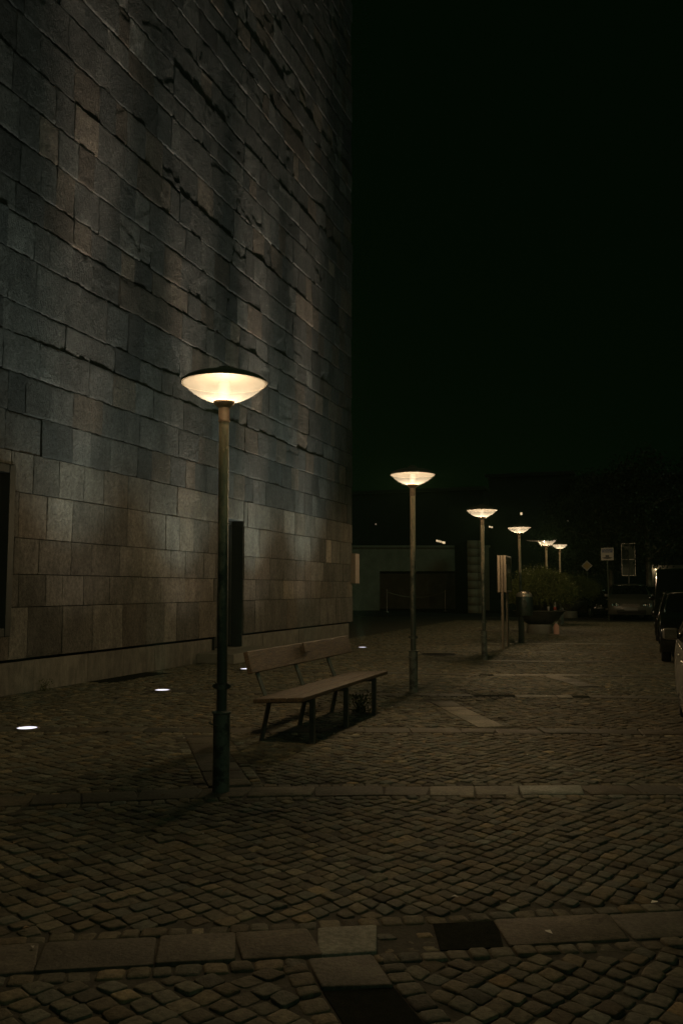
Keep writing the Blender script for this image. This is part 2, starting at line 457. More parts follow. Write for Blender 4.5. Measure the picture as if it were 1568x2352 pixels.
def sett_quads(X, Y, ax, ay, gap=0.012):
    """quads spanning (ax, ay) half axes around the centres, following the warp"""
    out = []
    sk = rng.uniform(0.86, 1.03, X.shape); sl = rng.uniform(0.86, 1.03, X.shape); th = rng.normal(0, 0.05, X.shape)
    for su, sv in ((-1, -1), (1, -1), (1, 1), (-1, 1)):
        jx = rng.normal(0, 0.0055, X.shape); jy = rng.normal(0, 0.0055, X.shape)
        dx_ = su * sk * ax[0] + sv * sl * ay[0]; dy_ = su * sk * ax[1] + sv * sl * ay[1]
        px, py = warp(X + dx_ - th * dy_, Y + dy_ + th * dx_)
        out.append(np.stack([px + jx, py + jy], axis=1))
    return np.stack(out, axis=1)
hp = PITCH / 2 - 0.0020
ca, sa = math.cos(ang), math.sin(ang)
Q = sett_quads(X, Y, (hp * ca, hp * sa), (-hp * sa, hp * ca))
cen = Q.mean(axis=1)
ok = (cen[:, 0] > -8.62) & (cen[:, 0] < 3.55)
for (P, wd, mk), (PP, LL) in zip(BANDS, INFO):
    ok &= dist_np(PP, cen[:, 0], cen[:, 1]) > wd / 2 + 0.105 + 0.018
man = gp(1007, 1503)
ok &= np.hypot(cen[:, 0] - man.x, cen[:, 1] - man.y) > 0.47
PATCHES = [[gp(*p).xy for p in ((196, 1566), (255, 1546), (330, 1543), (262, 1568))]]
for pc in PATCHES:
    mn = Vector((min(p.x for p in pc), min(p.y for p in pc))); mx_ = Vector((max(p.x for p in pc), max(p.y for p in pc)))
    ok &= ~((cen[:, 0] > mn.x) & (cen[:, 0] < mx_.x) & (cen[:, 1] > mn.y) & (cen[:, 1] < mx_.y))
UPP = ((63, 1675), (373, 1587), (565, 1538), (713, 1509), (832, 1488))
for p in UPP:
    q = gp(*p); ok &= np.hypot(cen[:, 0] - q.x, cen[:, 1] - q.y) > 0.165
ok &= rng.random(len(ok)) > 0.002
Q = Q[ok]
n = len(Q)
cen = cen[ok]
tops = np.clip(rng.normal(0, 0.0026, n), -0.005, 0.007)
V, F4, F3, T = stones(Q, tops, np.clip(rng.normal(0.0042, 0.0012, n), 0.0025, 0.009), 0.0010, 0.05, sett_tones(n), 0.12)
tag(link(np_mesh('pavement', V, F4, M['sett'], T, True, F3)), kind='structure')

# bands: slabs in the middle, a row of setts along each side
sq, st, stone_k = [], [], []
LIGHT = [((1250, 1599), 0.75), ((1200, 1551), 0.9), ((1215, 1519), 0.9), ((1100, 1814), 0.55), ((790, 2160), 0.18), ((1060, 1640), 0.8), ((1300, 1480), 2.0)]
rq, rt = [], []
pq, pt_ = [], []
for (P, wd, marks), (PP, LL) in zip(BANDS, INFO):
    spans = [(project_s(PP, LL, gp(*a).xy), project_s(PP, LL, gp(*b).xy), k) for a, b, k in marks]
    spans.sort()
    s = 0.0
    def quad(s0, s1, hw0, hw1, skew=0.0):
        o = []
        for ss, hw, sk in ((s0, hw0, -1), (s1, hw0, -1), (s1, hw1, 1), (s0, hw1, 1)):
            p, d = along(PP, LL, ss + skew * sk * (1 if ss == s1 else 0.6))
            nrm = Vector((-d.y, d.x)); o.append(tuple(p + nrm * hw))
        return o
    while s < LL[-1] - 0.15:
        ln = random.uniform(0.32, 0.62)
        hit = [sp for sp in spans if sp[0] - 0.05 <= s < sp[1] - 0.02]
        if hit:
            sp = hit[0]
            q = quad(s, sp[1], -wd / 2, wd / 2, 0.03)
            if sp[2] == 'dark': pq.append((q, 'dark'))
            else:
                # rough fill: broken little pieces
                k = max(2, int((sp[1] - s) / 0.07))
                for a in range(k):
                    for b in range(4):
                        s0 = s + (sp[1] - s) * a / k; s1 = s + (sp[1] - s) * (a + 0.9) / k
                        h0 = -wd / 2 + wd * b / 4; h1 = h0 + wd * 0.22
                        rq.append(quad(s0, s1, h0, h1, random.uniform(-0.012, 0.012))); rt.append(-0.012 + random.gauss(0, 0.005))
            s = sp[1]; continue
        e = s + ln
        for sp in spans:
            if s < sp[0] < e: e = sp[0]
        e = min(e, LL[-1])
        if e - s > 0.06:
            mid_p = along(PP, LL, (s + e) / 2)[0]
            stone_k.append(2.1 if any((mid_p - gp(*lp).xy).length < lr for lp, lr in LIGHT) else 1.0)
            sq.append(quad(s + 0.005, e - 0.005, -wd / 2, wd / 2, random.uniform(-0.03, 0.035)))
            st.append(0.004 + random.gauss(0, 0.0025))
        s = e
    for side in (-1, 1):
        s = 0.0
        while s < LL[-1]:
            ln = random.uniform(0.08, 0.125)
            a = side * (wd / 2 + 0.007); b = side * (wd / 2 + 0.102 + random.gauss(0, 0.004))
            q = quad(s + 0.004, s + ln - 0.004, min(a, b), max(a, b), random.gauss(0, 0.005))
            # leave the row out where another strip crosses
            c = sum((Vector(p) for p in q), Vector((0, 0))) / 4
            bad = False
            for (P2, w2, _), (PP2, LL2) in zip(BANDS, INFO):
                if PP2 is PP: continue
                if dist_np(PP2, np.array([c.x]), np.array([c.y]))[0] < w2 / 2 + 0.03: bad = True
            if any((gp(*p).xy - c).length < 0.17 for p in UPP): bad = True
            if not bad and -8.6 < c.x < 3.6:
                rq.append(q); rt.append(random.gauss(0, 0.003))
            s += ln
n = len(sq)
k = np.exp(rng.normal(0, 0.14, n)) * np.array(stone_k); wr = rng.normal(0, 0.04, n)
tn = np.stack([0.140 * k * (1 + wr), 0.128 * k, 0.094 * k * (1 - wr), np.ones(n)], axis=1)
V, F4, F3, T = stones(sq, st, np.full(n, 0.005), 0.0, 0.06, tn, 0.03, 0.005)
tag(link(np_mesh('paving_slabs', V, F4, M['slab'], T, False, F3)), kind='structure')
n = len(rq)
V, F4, F3, T = stones(rq, rt, np.clip(rng.normal(0.0075, 0.002, n), 0.004, 0.014), 0.0012, 0.05, sett_tones(n, (0.182, 0.168, 0.118)), 0.12)
tag(link(np_mesh('paving_edging', V, F4, M['sett'], T, True, F3)), kind='structure')
bm = bmesh.new()
for q, kd in pq:
    prism(bm, q, 'Z', -0.05, -0.004)
for pc in PATCHES:
    mn = Vector((min(p.x for p in pc), min(p.y for p in pc))); mx_ = Vector((max(p.x for p in pc), max(p.y for p in pc)))
    prism(bm, [(mn.x, mn.y), (mx_.x, mn.y), (mx_.x, mx_.y), (mn.x, mx_.y)], 'Z', -0.05, -0.006)
tag(obj('asphalt_patches', bm, M['patch']), kind='structure')

# fallen leaves and scraps on the paving
nl = 260
lx = rng.uniform(-8.0, 0.6, nl); ly = rng.uniform(2.2, 18, nl)
la = rng.uniform(0, 6.28, nl); ls = rng.uniform(0.008, 0.026, nl)
c4 = np.array([(-1, -.45), (.2, -.6), (1, .1), (-.2, .6)])
LV = []
for i in range(nl):
    ca_, sa_ = math.cos(la[i]), math.sin(la[i])
    for k, (a_, b_) in enumerate(c4): LV.append((lx[i] + ls[i] * (a_ * ca_ - b_ * sa_), ly[i] + ls[i] * (a_ * sa_ + b_ * ca_), 0.008 + 0.007 * (k % 2) + 0.003))
lt = np.repeat(np.where(rng.random((nl, 1)) < 0.2, np.array([[0.5, 0.48, 0.42, 1]]), np.array([[0.12, 0.08, 0.035, 1]])) * np.concatenate([np.exp(rng.normal(0, .3, (nl, 1)))] * 3 + [np.ones((nl, 1))], axis=1), 4, axis=0)
M['litter'] = mat('dry_leaf_scrap', (1, 1, 1), 0.7, attr='tone')
tag(link(np_mesh('leaf_litter', LV, np.arange(nl * 4).reshape(-1, 4), M['litter'], lt)), kind='stuff')

# ------------------------------------------------------------------ the big stone building
XW = -8.6
YE = 25.85
Y0 = 3.0
DOOR = (16.74, 18.04, 0.22, 3.06)
WIN = (8.9, 10.31, 0.84, 3.31)
bld = empty('stone_building', (XW, 15, 0))
tag(bld, 'tall windowless building clad in rough split dark stone slabs beside the pavement', 'building')
def bobj(name, bm, m, **k):
    o = obj(name, bm, m, bld, **k); o.location = (-XW, -15, 0); return o
zj = [0.50, 1.25, 1.73, 2.26, 2.93, 3.52, 4.10, 4.68, 5.26, 5.72, 6.48, 7.06, 7.53, 8.20, 8.83, 9.47]
while zj[-1] < 25: zj.append(zj[-1] + random.uniform(0.46, 0.72))
Vs, Fs, Ts = [], [], []
nv = 0
def add_stone(y0, y1, z0, z1, tone, rough, off, fine):
    global nv
    w, h = y1 - y0, z1 - z0
    cell = fine
    ny = max(3, int(math.ceil(w / cell))); nz = max(3, int(math.ceil(h / cell)))
    ys = np.concatenate([[y0, y0 + 0.012], np.linspace(y0 + 0.045, y1 - 0.045, ny), [y1 - 0.012, y1]])
    zs = np.concatenate([[z0, z0 + 0.012], np.linspace(z0 + 0.045, z1 - 0.045, nz), [z1 - 0.012, z1]])
    sd = random.uniform(0, 500)
    ty, tz = random.gauss(0, 0.004) * (0.3 + rough * 40), random.gauss(0, 0.008) * (0.3 + rough * 40)
    ct, cb, cs = random.random() ** 3, random.random() ** 3, random.random() ** 4
    stepn = rough > 0.003 and random.random() < 0.30
    sdir = random.uniform(0, 6.28); spos = random.uniform(-0.25, 0.25); sh = random.uniform(0.3, 0.9) * rough
    g = np.zeros((len(ys), len(zs), 3))
    for i, y in enumerate(ys):
        for j, z in enumerate(zs):
            d = off + ty * (y - (y0 + y1) / 2) + tz * (z - (z0 + z1) / 2)
            d += rough * (0.45 * noise.fractal(Vector((y * 1.9 + sd, z * 1.1, sd)), 0.9, 2.1, 3) + 0.40 * noise.fractal(Vector((y * 9 + sd, z * 6, sd + 3)), 0.8, 2.1, 3))
            if stepn:                     # a delaminated layer of the slate
                q = (y - (y0 + y1) / 2) * math.cos(sdir) + (z - (z0 + z1) / 2) * math.sin(sdir) - spos + 0.10 * noise.noise(Vector((y * 5 + sd, z * 5, 0)))
                if q > 0: d -= sh * min(1, q / 0.015)
            e = 0.016 + 0.022 * max(0, noise.noise(Vector((y * 7, z * 7, sd))) + 0.25)
            for dist, amt in ((z1 - z, ct), (z - z0, cb), (y1 - y, cs), (y - y0, cs * 0.6)):
                if dist < e: d -= (1 - dist / e) * (0.0025 + 1.1 * rough * amt)
            g[i, j] = (XW + d, y, z)
    # wavy broken lower and upper edges on the rough courses
    if rough > 0.008:
        for i, y in enumerate(ys):
            g[i, 0, 2] += max(0, 0.036 * noise.fractal(Vector((y * 9, z0 * 3, 7)), 0.6, 2.2, 5)) * rough / 0.02
            g[i, -1, 2] -= max(0, 0.036 * noise.fractal(Vector((y * 9, z1 * 3, 9)), 0.6, 2.2, 5)) * rough / 0.02
    A, B = g.shape[:2]
    idx = np.arange(A * B).reshape(A, B) + nv
    V = [g.reshape(-1, 3)]
    F = [np.stack([idx[:-1, :-1], idx[1:, :-1], idx[1:, 1:], idx[:-1, 1:]], axis=2).reshape(-1, 4)]
    k = nv + A * B
    for line, li in ((g[:, 0], idx[:, 0]), (g[-1, :], idx[-1, :]), (g[::-1, -1], idx[::-1, -1]), (g[0, ::-1], idx[0, ::-1])):
        bk = line.copy(); bk[:, 0] = XW - 0.09
        bi = np.arange(len(bk)) + k; k += len(bk)
        V.append(bk)
        F.append(np.stack([li[1:], li[:-1], bi[:-1], bi[1:]], axis=1))
    VV = np.concatenate(V); Vs.append(VV); Fs.append(np.concatenate(F))
    Ts.append(np.tile(np.array([*tone, 1.0]), (len(VV), 1)))
    nv = k

def stone_tone_lamplit(z):
    k = math.exp(random.gauss(0, 0.24))
    r = random.random()
    if r < 0.20: c = (0.150, 0.125, 0.098)      # iron-stained brown slabs
    elif r < 0.88: c = (0.112, 0.112, 0.103)
    else: c = (0.080, 0.086, 0.082)
    if z < 3.4: c = tuple(0.75 * a + 0.62 * b for a, b in zip(c, (0.230, 0.200, 0.157)))  # lower courses coloured lighter and warmer, standing in for street lamp light
    return tuple(x * k for x in c)

for z0, z1 in zip(zj, zj[1:]):
    y = Y0 + random.uniform(0, 0.5)
    end = YE + random.uniform(-0.05, 0.05)
    cuts = [Y0]
    coff = random.gauss(0, 0.003) if z0 < 3 else max(-0.011, min(0.011, random.gauss(0, 0.0085)))
    while y < end - 0.35:
        cuts.append(y); y += random.choice([random.uniform(0.40, 0.65), random.uniform(0.55, 0.85), random.uniform(0.7, 1.05)]) * (1.0 if z0 < 3.4 else 0.82)
    cuts.append(end)
    for y0, y1 in zip(cuts, cuts[1:]):
        pieces = [(y0, y1, z0, z1)]
        for (a, b, c, d) in (DOOR, WIN):
            new = []
            for (p, q, r_, s_) in pieces:
                if q <= a or p >= b or s_ <= c or r_ >= d: new.append((p, q, r_, s_)); continue
                if p < a: new.append((p, a, r_, s_))
                if q > b: new.append((b, q, r_, s_))
                pp, qq = max(p, a), min(q, b)
                if s_ > d: new.append((pp, qq, d, s_))
                if r_ < c: new.append((pp, qq, r_, c))
            pieces = new
        for (p, q, r_, s_) in pieces:
            if q - p < 0.05 or s_ - r_ < 0.04: continue
            low = z0 < 3.0
            mid = 3.0 <= z0 < 4.6
            rough = 0.007 if low else (0.014 if mid else random.uniform(0.015, 0.024))
            off = coff + (random.gauss(0, 0.0025) if low else random.gauss(0, 0.005))
            vis = p < 14 or z0 < 9
            jg = 0.008 if low else 0.0026
            add_stone(p + jg, q - jg, r_ + (0.006 if low else 0.004), s_ - (0.006 if low else 0.004), stone_tone_lamplit(z0), rough, off, 0.042 if z0 < 12 else 0.055)
o = np_mesh('stone_cladding', np.concatenate(Vs), np.concatenate(Fs), M['stone'], np.concatenate(Ts), True)
o.data.set_sharp_from_angle(angle=R(42))
link(o, bld); o.location = (-XW, -15, 0)
# plinth stones
Vs, Fs, Ts = [], [], []; nv = 0
XK, XW_ = XW, XW
XW = XK - 0.085
y = Y0
while y < YE - 0.1:
    e = min(y + random.uniform(0.85, 1.5), YE - 0.1)
    if YE - 0.1 - e < 0.4: e = YE - 0.1
    for (p, q) in ((y, e),):
        segs = [(p, q)]
        if p < DOOR[1] + 0.03 and q > DOOR[0] - 0.03:
            segs = [(p, DOOR[0] - 0.03), (DOOR[1] + 0.03, q)]
        for (a, b) in segs:
            if b - a > 0.06:
                kk = math.exp(random.gauss(0, 0.1))
                add_stone(a + 0.004, b - 0.004, -0.06, 0.455, (kk, kk, kk), 0.0035, random.gauss(0, 0.003), 0.06)
    y = e
for side in (0, 1):
    pv, pf, pt2, k_, off_ = [], [], [], 0, 0
    for v_, f_, t_ in zip(Vs, Fs, Ts):
        if (v_[:, 1].mean() > DOOR[0]) == bool(side):
            pv.append(v_); pf.append(f_ - off_ + k_); pt2.append(t_); k_ += len(v_)
        off_ += len(v_)
    o = np_mesh('plinth', np.concatenate(pv), np.concatenate(pf), M['plinth'], np.concatenate(pt2), True)
    o.data.set_sharp_from_angle(angle=R(42))
    link(o, bld); o.location = (-XK, -15, 0)
XW = XK
# solid body behind the cladding, with the recesses left open
bm = bmesh.new()
xb = XW - 0.085
def block(y0, y1, z0, z1, x0=-30, x1=None):
    box(bm, ((x0 + (x1 or xb)) / 2, (y0 + y1) / 2, (z0 + z1) / 2), ((x1 or xb) - x0, y1 - y0, z1 - z0))
D_ = 0.34
block(Y0, YE - 0.03, 3.50, 25.0)
block(Y0, WIN[0], 0.48, 3.499); block(WIN[1], DOOR[0], 0.48, 3.499); block(DOOR[1], YE - 0.03, 0.48, 3.499)
block(WIN[0], WIN[1], 0.48, WIN[2]); block(WIN[0], WIN[1], WIN[3], 3.499); block(DOOR[0], DOOR[1], DOOR[3], 3.499)
block(WIN[0], WIN[1], WIN[2] + .001, WIN[3] - .001, -30, XW - 0.30)
block(DOOR[0] - .03, DOOR[1] + .03, -0.05, DOOR[3] - .001, -30, XW - D_ - 0.06)
block(Y0, DOOR[0] - .031, -0.05, 0.479, -30, xb - 0.1); block(DOOR[1] + .031, YE - 0.13, -0.05, 0.479, -30, xb - 0.1)
bobj('wall_core', bm, M['core'])
# door jamb stones with courses
bm = bmesh.new()
bm.free()
for yj in (DOOR[1] + 0.008, DOOR[0] - 0.008):
    bm = bmesh.new()
    for z0, z1 in zip([0.22] + zj[:5], zj[:5] + [3.06]):
        if z1 > z0: box(bm, (XW - 0.185, yj, (z0 + z1) / 2), (0.30, 0.02, z1 - z0 - 0.004), bevel=0.003, seg=1)
    bobj('door_jamb', bm, M['doorpaint'])
# door
bm = bmesh.new()
xd = XW - D_
box(bm, (xd, (DOOR[0] + DOOR[1]) / 2, 3.02), (0.08, DOOR[1] - DOOR[0] - .03, 0.06), bevel=0.004)
box(bm, (xd, DOOR[0] + 0.045, 1.61), (0.08, 0.06, 2.75), bevel=0.004)
box(bm, (xd, DOOR[1] - 0.045, 1.61), (0.08, 0.06, 2.75), bevel=0.004)
door = bobj('door', bm, M['doorpaint'])
def dpart(nm, bm, m):
    o = obj(nm, bm, m, door); return o
bm = bmesh.new()
y0, y1 = DOOR[0] + 0.08, DOOR[1] - 0.08
ym = y0 + 0.62
box(bm, (xd - 0.01, (y0 + ym) / 2, 0.75), (0.045, ym - y0 - .01, 1.02), bevel=0.004)
box(bm, (xd - 0.01, (ym + y1) / 2, 0.75), (0.045, y1 - ym - .01, 1.02), bevel=0.004)
for a, b in ((y0, ym), (ym, y1)):
    box(bm, (xd - 0.01, a + 0.04, 2.13), (0.045, 0.07, 1.70), bevel=0.003)
    box(bm, (xd - 0.01, b - 0.04, 2.13), (0.045, 0.07, 1.70), bevel=0.003)
    box(bm, (xd - 0.01, (a + b) / 2, 2.94), (0.043, b - a - .15, 0.08), bevel=0.003)
    box(bm, (xd - 0.01, (a + b) / 2, 1.31), (0.043, b - a - .15, 0.08), bevel=0.003)
dpart('leaf', bm, M['doorpaint'])
bm = bmesh.new()
for a, b in ((y0, ym), (ym, y1)): box(bm, (xd - 0.015, (a + b) / 2, 2.12), (0.012, b - a - .152, 1.56))
dpart('glass', bm, M['glass'])
bm = bmesh.new(); tube(bm, [(xd + 0.03, ym - 0.06, 1.05), (xd + 0.07, ym - 0.06, 1.05), (xd + 0.07, ym - 0.06, 1.45), (xd + 0.03, ym - 0.06, 1.45)], 0.011)
dpart('handle', bm, M['steel'])
bm = bmesh.new(); box(bm, (XW + 0.22, 17.3, 0.10), (1.05, 2.5, 0.20), bevel=0.012); bobj('doorstep', bm, M['concrete'])
bm = bmesh.new(); box(bm, (XW - 0.20, 17.39, 0.105), (0.38, 1.27, 0.21))
bobj('threshold', bm, M['concrete'])
# window: deep dark frame
bm = bmesh.new()
for (yy, zz, sy, sz, xx, dx) in ((WIN[1] - 0.06, 2.07, 0.12, 2.46, -0.08, 0.22), (WIN[0] + 0.06, 2.07, 0.12, 2.46, -0.08, 0.22), (9.6, 3.24, 1.16, 0.12, -0.081, 0.218), (9.6, 0.90, 1.16, 0.12, -0.081, 0.218),
                             (WIN[1] - 0.16, 2.07, 0.08, 2.20, -0.17, 0.10), (WIN[0] + 0.16, 2.07, 0.08, 2.20, -0.17, 0.10), (9.6, 3.14, 0.96, 0.08, -0.171, 0.098), (9.6, 1.0, 0.96, 0.08, -0.171, 0.098)):
    box(bm, (XW + xx, yy, zz), (dx, sy, sz), bevel=0.006)
win = bobj('window', bm, M['darkmetal'])
bm = bmesh.new(); box(bm, (XW - 0.19, 9.6, 2.07), (0.012, 0.96, 2.06)); obj('pane', bm, M['glass'], win)

# projecting box sign at the corner
bm = bmesh.new(); box(bm, (0, 0, 0), (0.40, 0.20, 0.93), bevel=0.012)
sb = empty('wall_sign', (XW + 0.06, 25.80, 2.145)); tag(sb, 'slim beige box sign fixed to the far corner of the stone building', 'sign')
bm.free(); bm = bmesh.new(); box(bm, (-0.02, 0.10, 0), (0.22, 0.40, 0.93), bevel=0.014); obj('sign_box', bm, M['signbox'], sb)
for zz in (.2, -.2):
    bm = bmesh.new(); box(bm, (-0.15, 0.14, zz), (0.10, 0.06, 0.06)); obj('bracket', bm, M['darkmetal'], sb)

# ------------------------------------------------------------------ street lamps
RL = 0.335
def make_lamp():
    root = empty('street_lamp')
    ZR = 3.15
    bm = bmesh.new()
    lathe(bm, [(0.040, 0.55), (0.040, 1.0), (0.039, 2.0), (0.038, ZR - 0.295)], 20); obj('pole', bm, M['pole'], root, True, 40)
    bm = bmesh.new()
    lathe(bm, [(0.064, -0.04), (0.064, 0.58), (0.069, 0.583), (0.074, 0.587), (0.074, 0.597), (0.042, 0.605)], 24)
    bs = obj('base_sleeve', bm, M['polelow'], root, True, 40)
    bm = bmesh.new(); tube(bm, [(-0.075, -0.02, 0.525), (-0.085, -0.045, 0.52), (-0.06, -0.07, 0.512), (-0.01, -0.078, 0.505)], [0.004, 0.007, 0.007, 0.003], 6)
    obj('lifting_lug', bm, M['steel'], bs)
    bm = bmesh.new(); lathe(bm, [(0.041, 0.765), (0.047, 0.767), (0.047, 0.813), (0.041, 0.815)], 20)
    box(bm, (-0.052, 0, 0.79), (0.022, 0.03, 0.035), bevel=0.003); box(bm, (0.052, 0, 0.79), (0.022, 0.03, 0.035), bevel=0.003)
    for sx in (-1, 1): lathe(bm, [(0.0, 0.78), (0.007, 0.78), (0.007, 0.80), (0, 0.80)], 6, (sx * 0.066, -0.004, 0), caps=False)
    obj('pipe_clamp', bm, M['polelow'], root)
    bm = bmesh.new()
    lathe(bm, [(0.042, ZR - 0.31), (0.044, ZR - 0.315), (0.045, ZR - 0.30), (0.042, ZR - 0.295), (0.042, ZR - 0.20), (0.060, ZR - 0.185), (0.080, ZR - 0.165), (0.083, ZR - 0.150), (0.080, ZR - 0.146), (0.03, ZR - 0.146)], 28)
    obj('collar', bm, M['sleeve'], root, True, 35)
    bm = bmesh.new(); box(bm, (0.022, -0.033, ZR - 0.47), (0.014, 0.01, 0.11), bevel=0.003); tube(bm, [(0.028, -0.036, ZR - 0.50), (0.034, -0.05, ZR - 0.535), (0.024, -0.052, ZR - 0.55), (0.016, -0.044, ZR - 0.535)], 0.006, 6)
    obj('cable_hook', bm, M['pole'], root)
    # glass bowl
    bm = bmesh.new()
    prof = [(0.078, -0.150), (0.11, -0.143), (0.15, -0.129), (0.195, -0.108), (0.24, -0.080), (0.275, -0.053), (0.303, -0.026), (0.318, -0.004)]
    lathe(bm, prof, 56, caps=False); obj('bowl', bm, M['bowl'], root, True).location = (0, 0, ZR)
    # canopy: shallow dome, lit underside
    bm = bmesh.new()
    lathe(bm, [(RL, -0.004), (RL + 0.004, 0.004), (RL - 0.004, 0.016), (0.30, 0.040), (0.25, 0.062), (0.18, 0.082), (0.10, 0.096), (0.08, 0.100), (0.055, 0.124), (0.02, 0.136), (0.0, 0.137)], 56, caps=False)
    can = obj('canopy', bm, M['canopy'], root, True, 50); can.location = (0, 0, ZR)
    bm = bmesh.new()
    lathe(bm, [(RL - 0.002, -0.002), (RL - 0.012, 0.004), (0.25, 0.032), (0.12, 0.066), (0.0, 0.075)], 56, caps=False)
    obj('reflector', bm, M['reflector'], can, True)
    for a in range(5):
        t = a * 2 * math.pi / 5 - 1.9
        bm = bmesh.new(); bmesh.ops.create_uvsphere(bm, u_segments=10, v_segments=6, radius=0.006, matrix=Matrix.Translation((0.062 * math.cos(t), 0.062 * math.sin(t), 0.120)))
        obj('finial_bolt', bm, M['brass'], can, True)
    bm = bmesh.new()
    lathe(bm, [(0.0, -0.135), (0.03, -0.13), (0.05, -0.10), (0.058, -0.06), (0.055, -0.015), (0.045, 0.010), (0.0, 0.022)], 24, caps=False)
    obj('bulb', bm, M['bulb'], root, True).location = (0, 0, ZR)
    ld = bpy.data.lights.new('lamp_light', 'POINT'); ld.energy = 140; ld.color = (1.0, 0.73, 0.42); ld.shadow_soft_size = 0.055
    lo = bpy.data.objects.new('lamp_light', ld); lo.location = (0, 0, ZR - 0.036); link(lo, root)
    return root
lamp = make_lamp()
LAMPS = [(-3.05, 6.04, 3.123, 'nearest and tallest looking lit bowl lamp, its worn pole left of the bench'),
         (-3.247, 12.583, 3.222, 'lit bowl lamp standing just beyond the far end of the bench'),
         (-3.30, 18.887, 3.223, 'lit bowl lamp beside the dark manhole and just before the notice board'),
         (-3.385, 25.6, 3.29, 'lit bowl lamp whose pole rises behind the litter bin, a smudge on its glass'),
         (-3.27, 31.7, 3.20, 'damaged street lamp with its lid swung open to the left above the bushes'),
         (-3.40, 38.1, 3.38, 'farthest lit bowl lamp, rising behind the bush and overlapped by the broken one')]
lamps = []
for i, (x, y, zr, lab) in enumerate(LAMPS):
    o = lamp if i == 0 else copy_tree(lamp)
    o.location = (x, y, 0); o.scale = (1, 1, zr / 3.15)
    o.rotation_euler = (0, R(-0.25) if i == 0 else R([0, .2, -.15, -.5, -.2, .3][i]), random.uniform(0, 0.5) if i else 0.2)
    tag(o, lab, 'street lamp', 'bowl street lamps along the pavement'); lamps.append(o)
# the damaged one
for ch in lamps[4].children:
    nm = ch.name.split('.')[0]
    if nm == 'canopy':
        ch.location = (-0.36, 0.05, 3.17); ch.rotation_euler = (0, R(3), 0)
        ch.scale = (0.95, 0.95, 0.5)
    if nm == 'bowl':
        ch.rotation_euler = (0, R(-5), 0); ch.location = (0.03, 0, 3.15)
        ch['label'] = 'tilted glass bowl'
bm = bmesh.new(); tube(bm, [(-0.30, 0, 3.17), (-0.22, 0, 3.10), (-0.17, 0.0, 2.98)], [0.012, 0.01, 0.006], 6)
obj('hinge_strap', bm, M['canopy'], lamps[4])

# ------------------------------------------------------------------ in-ground uplights
def make_uplight():
    root = empty('ground_uplight')
    bm = bmesh.new(); lathe(bm, [(0.135, -0.04), (0.135, 0.006), (0.128, 0.011), (0.108, 0.011), (0.105, 0.006)], 36, caps=False); obj('ring', bm, M['steel'], root, True, 40)
    bm = bmesh.new(); lathe(bm, [(0.106, 0.006), (0.08, 0.0095), (0.0, 0.011)], 36, caps=False); obj('lens', bm, M['uplens'], root, True)
    return root
up = make_uplight()
# position, beam target on the wall (y, z), power
UPS = [((63, 1675), (8.4, 8.5), 1, 'glowing white in-ground uplight, nearest of the row along the stone wall'),
       ((373, 1587), (12.55, 8.0), 1, 'glowing white in-ground uplight between the wall patch and the first lamp pole'),
       ((565, 1538), (15.55, 8.0), 0.45, 'glowing white in-ground uplight showing at the near end of the bench backrest'),
       ((713, 1509), (18.85, 8.5), 1, 'in-ground uplight hidden behind the middle of the bench backrest'),
       ((832, 1488), (21.65, 8.0), 0.9, 'glowing white in-ground uplight off the building corner, farthest of the row')]
for i, (p, (ty, tz), pw, lab) in enumerate(UPS):
    o = up if i == 0 else copy_tree(up)
    q = gp(*p); o.location = (q.x, q.y, 0.008)
    tag(o, lab, 'uplight', 'in-ground uplights along the stone wall')
    for pwr, cone, aim, colr in ((2500, 17, 15.0, (1.0, 0.80, 0.60)), (620, 26, 8.0, (1.0, 0.80, 0.60)), (40, 80, 4.5, (1.0, 0.84, 0.64)), (400, 74, 20.0, (0.86, 1.0, 0.88))):
        d = Vector((XW - q.x, ty - q.y, aim))
        sd = bpy.data.lights.new('uplight_beam', 'SPOT'); sd.energy = pwr * pw; sd.color = colr
        sd.spot_size = R(cone); sd.spot_blend = 1.0; sd.shadow_soft_size = 0.06
        so = bpy.data.objects.new('uplight_beam', sd); link(so, o)
        so.location = (0, 0, 0.09); so.rotation_euler = d.to_track_quat('-Z', 'Y').to_euler()

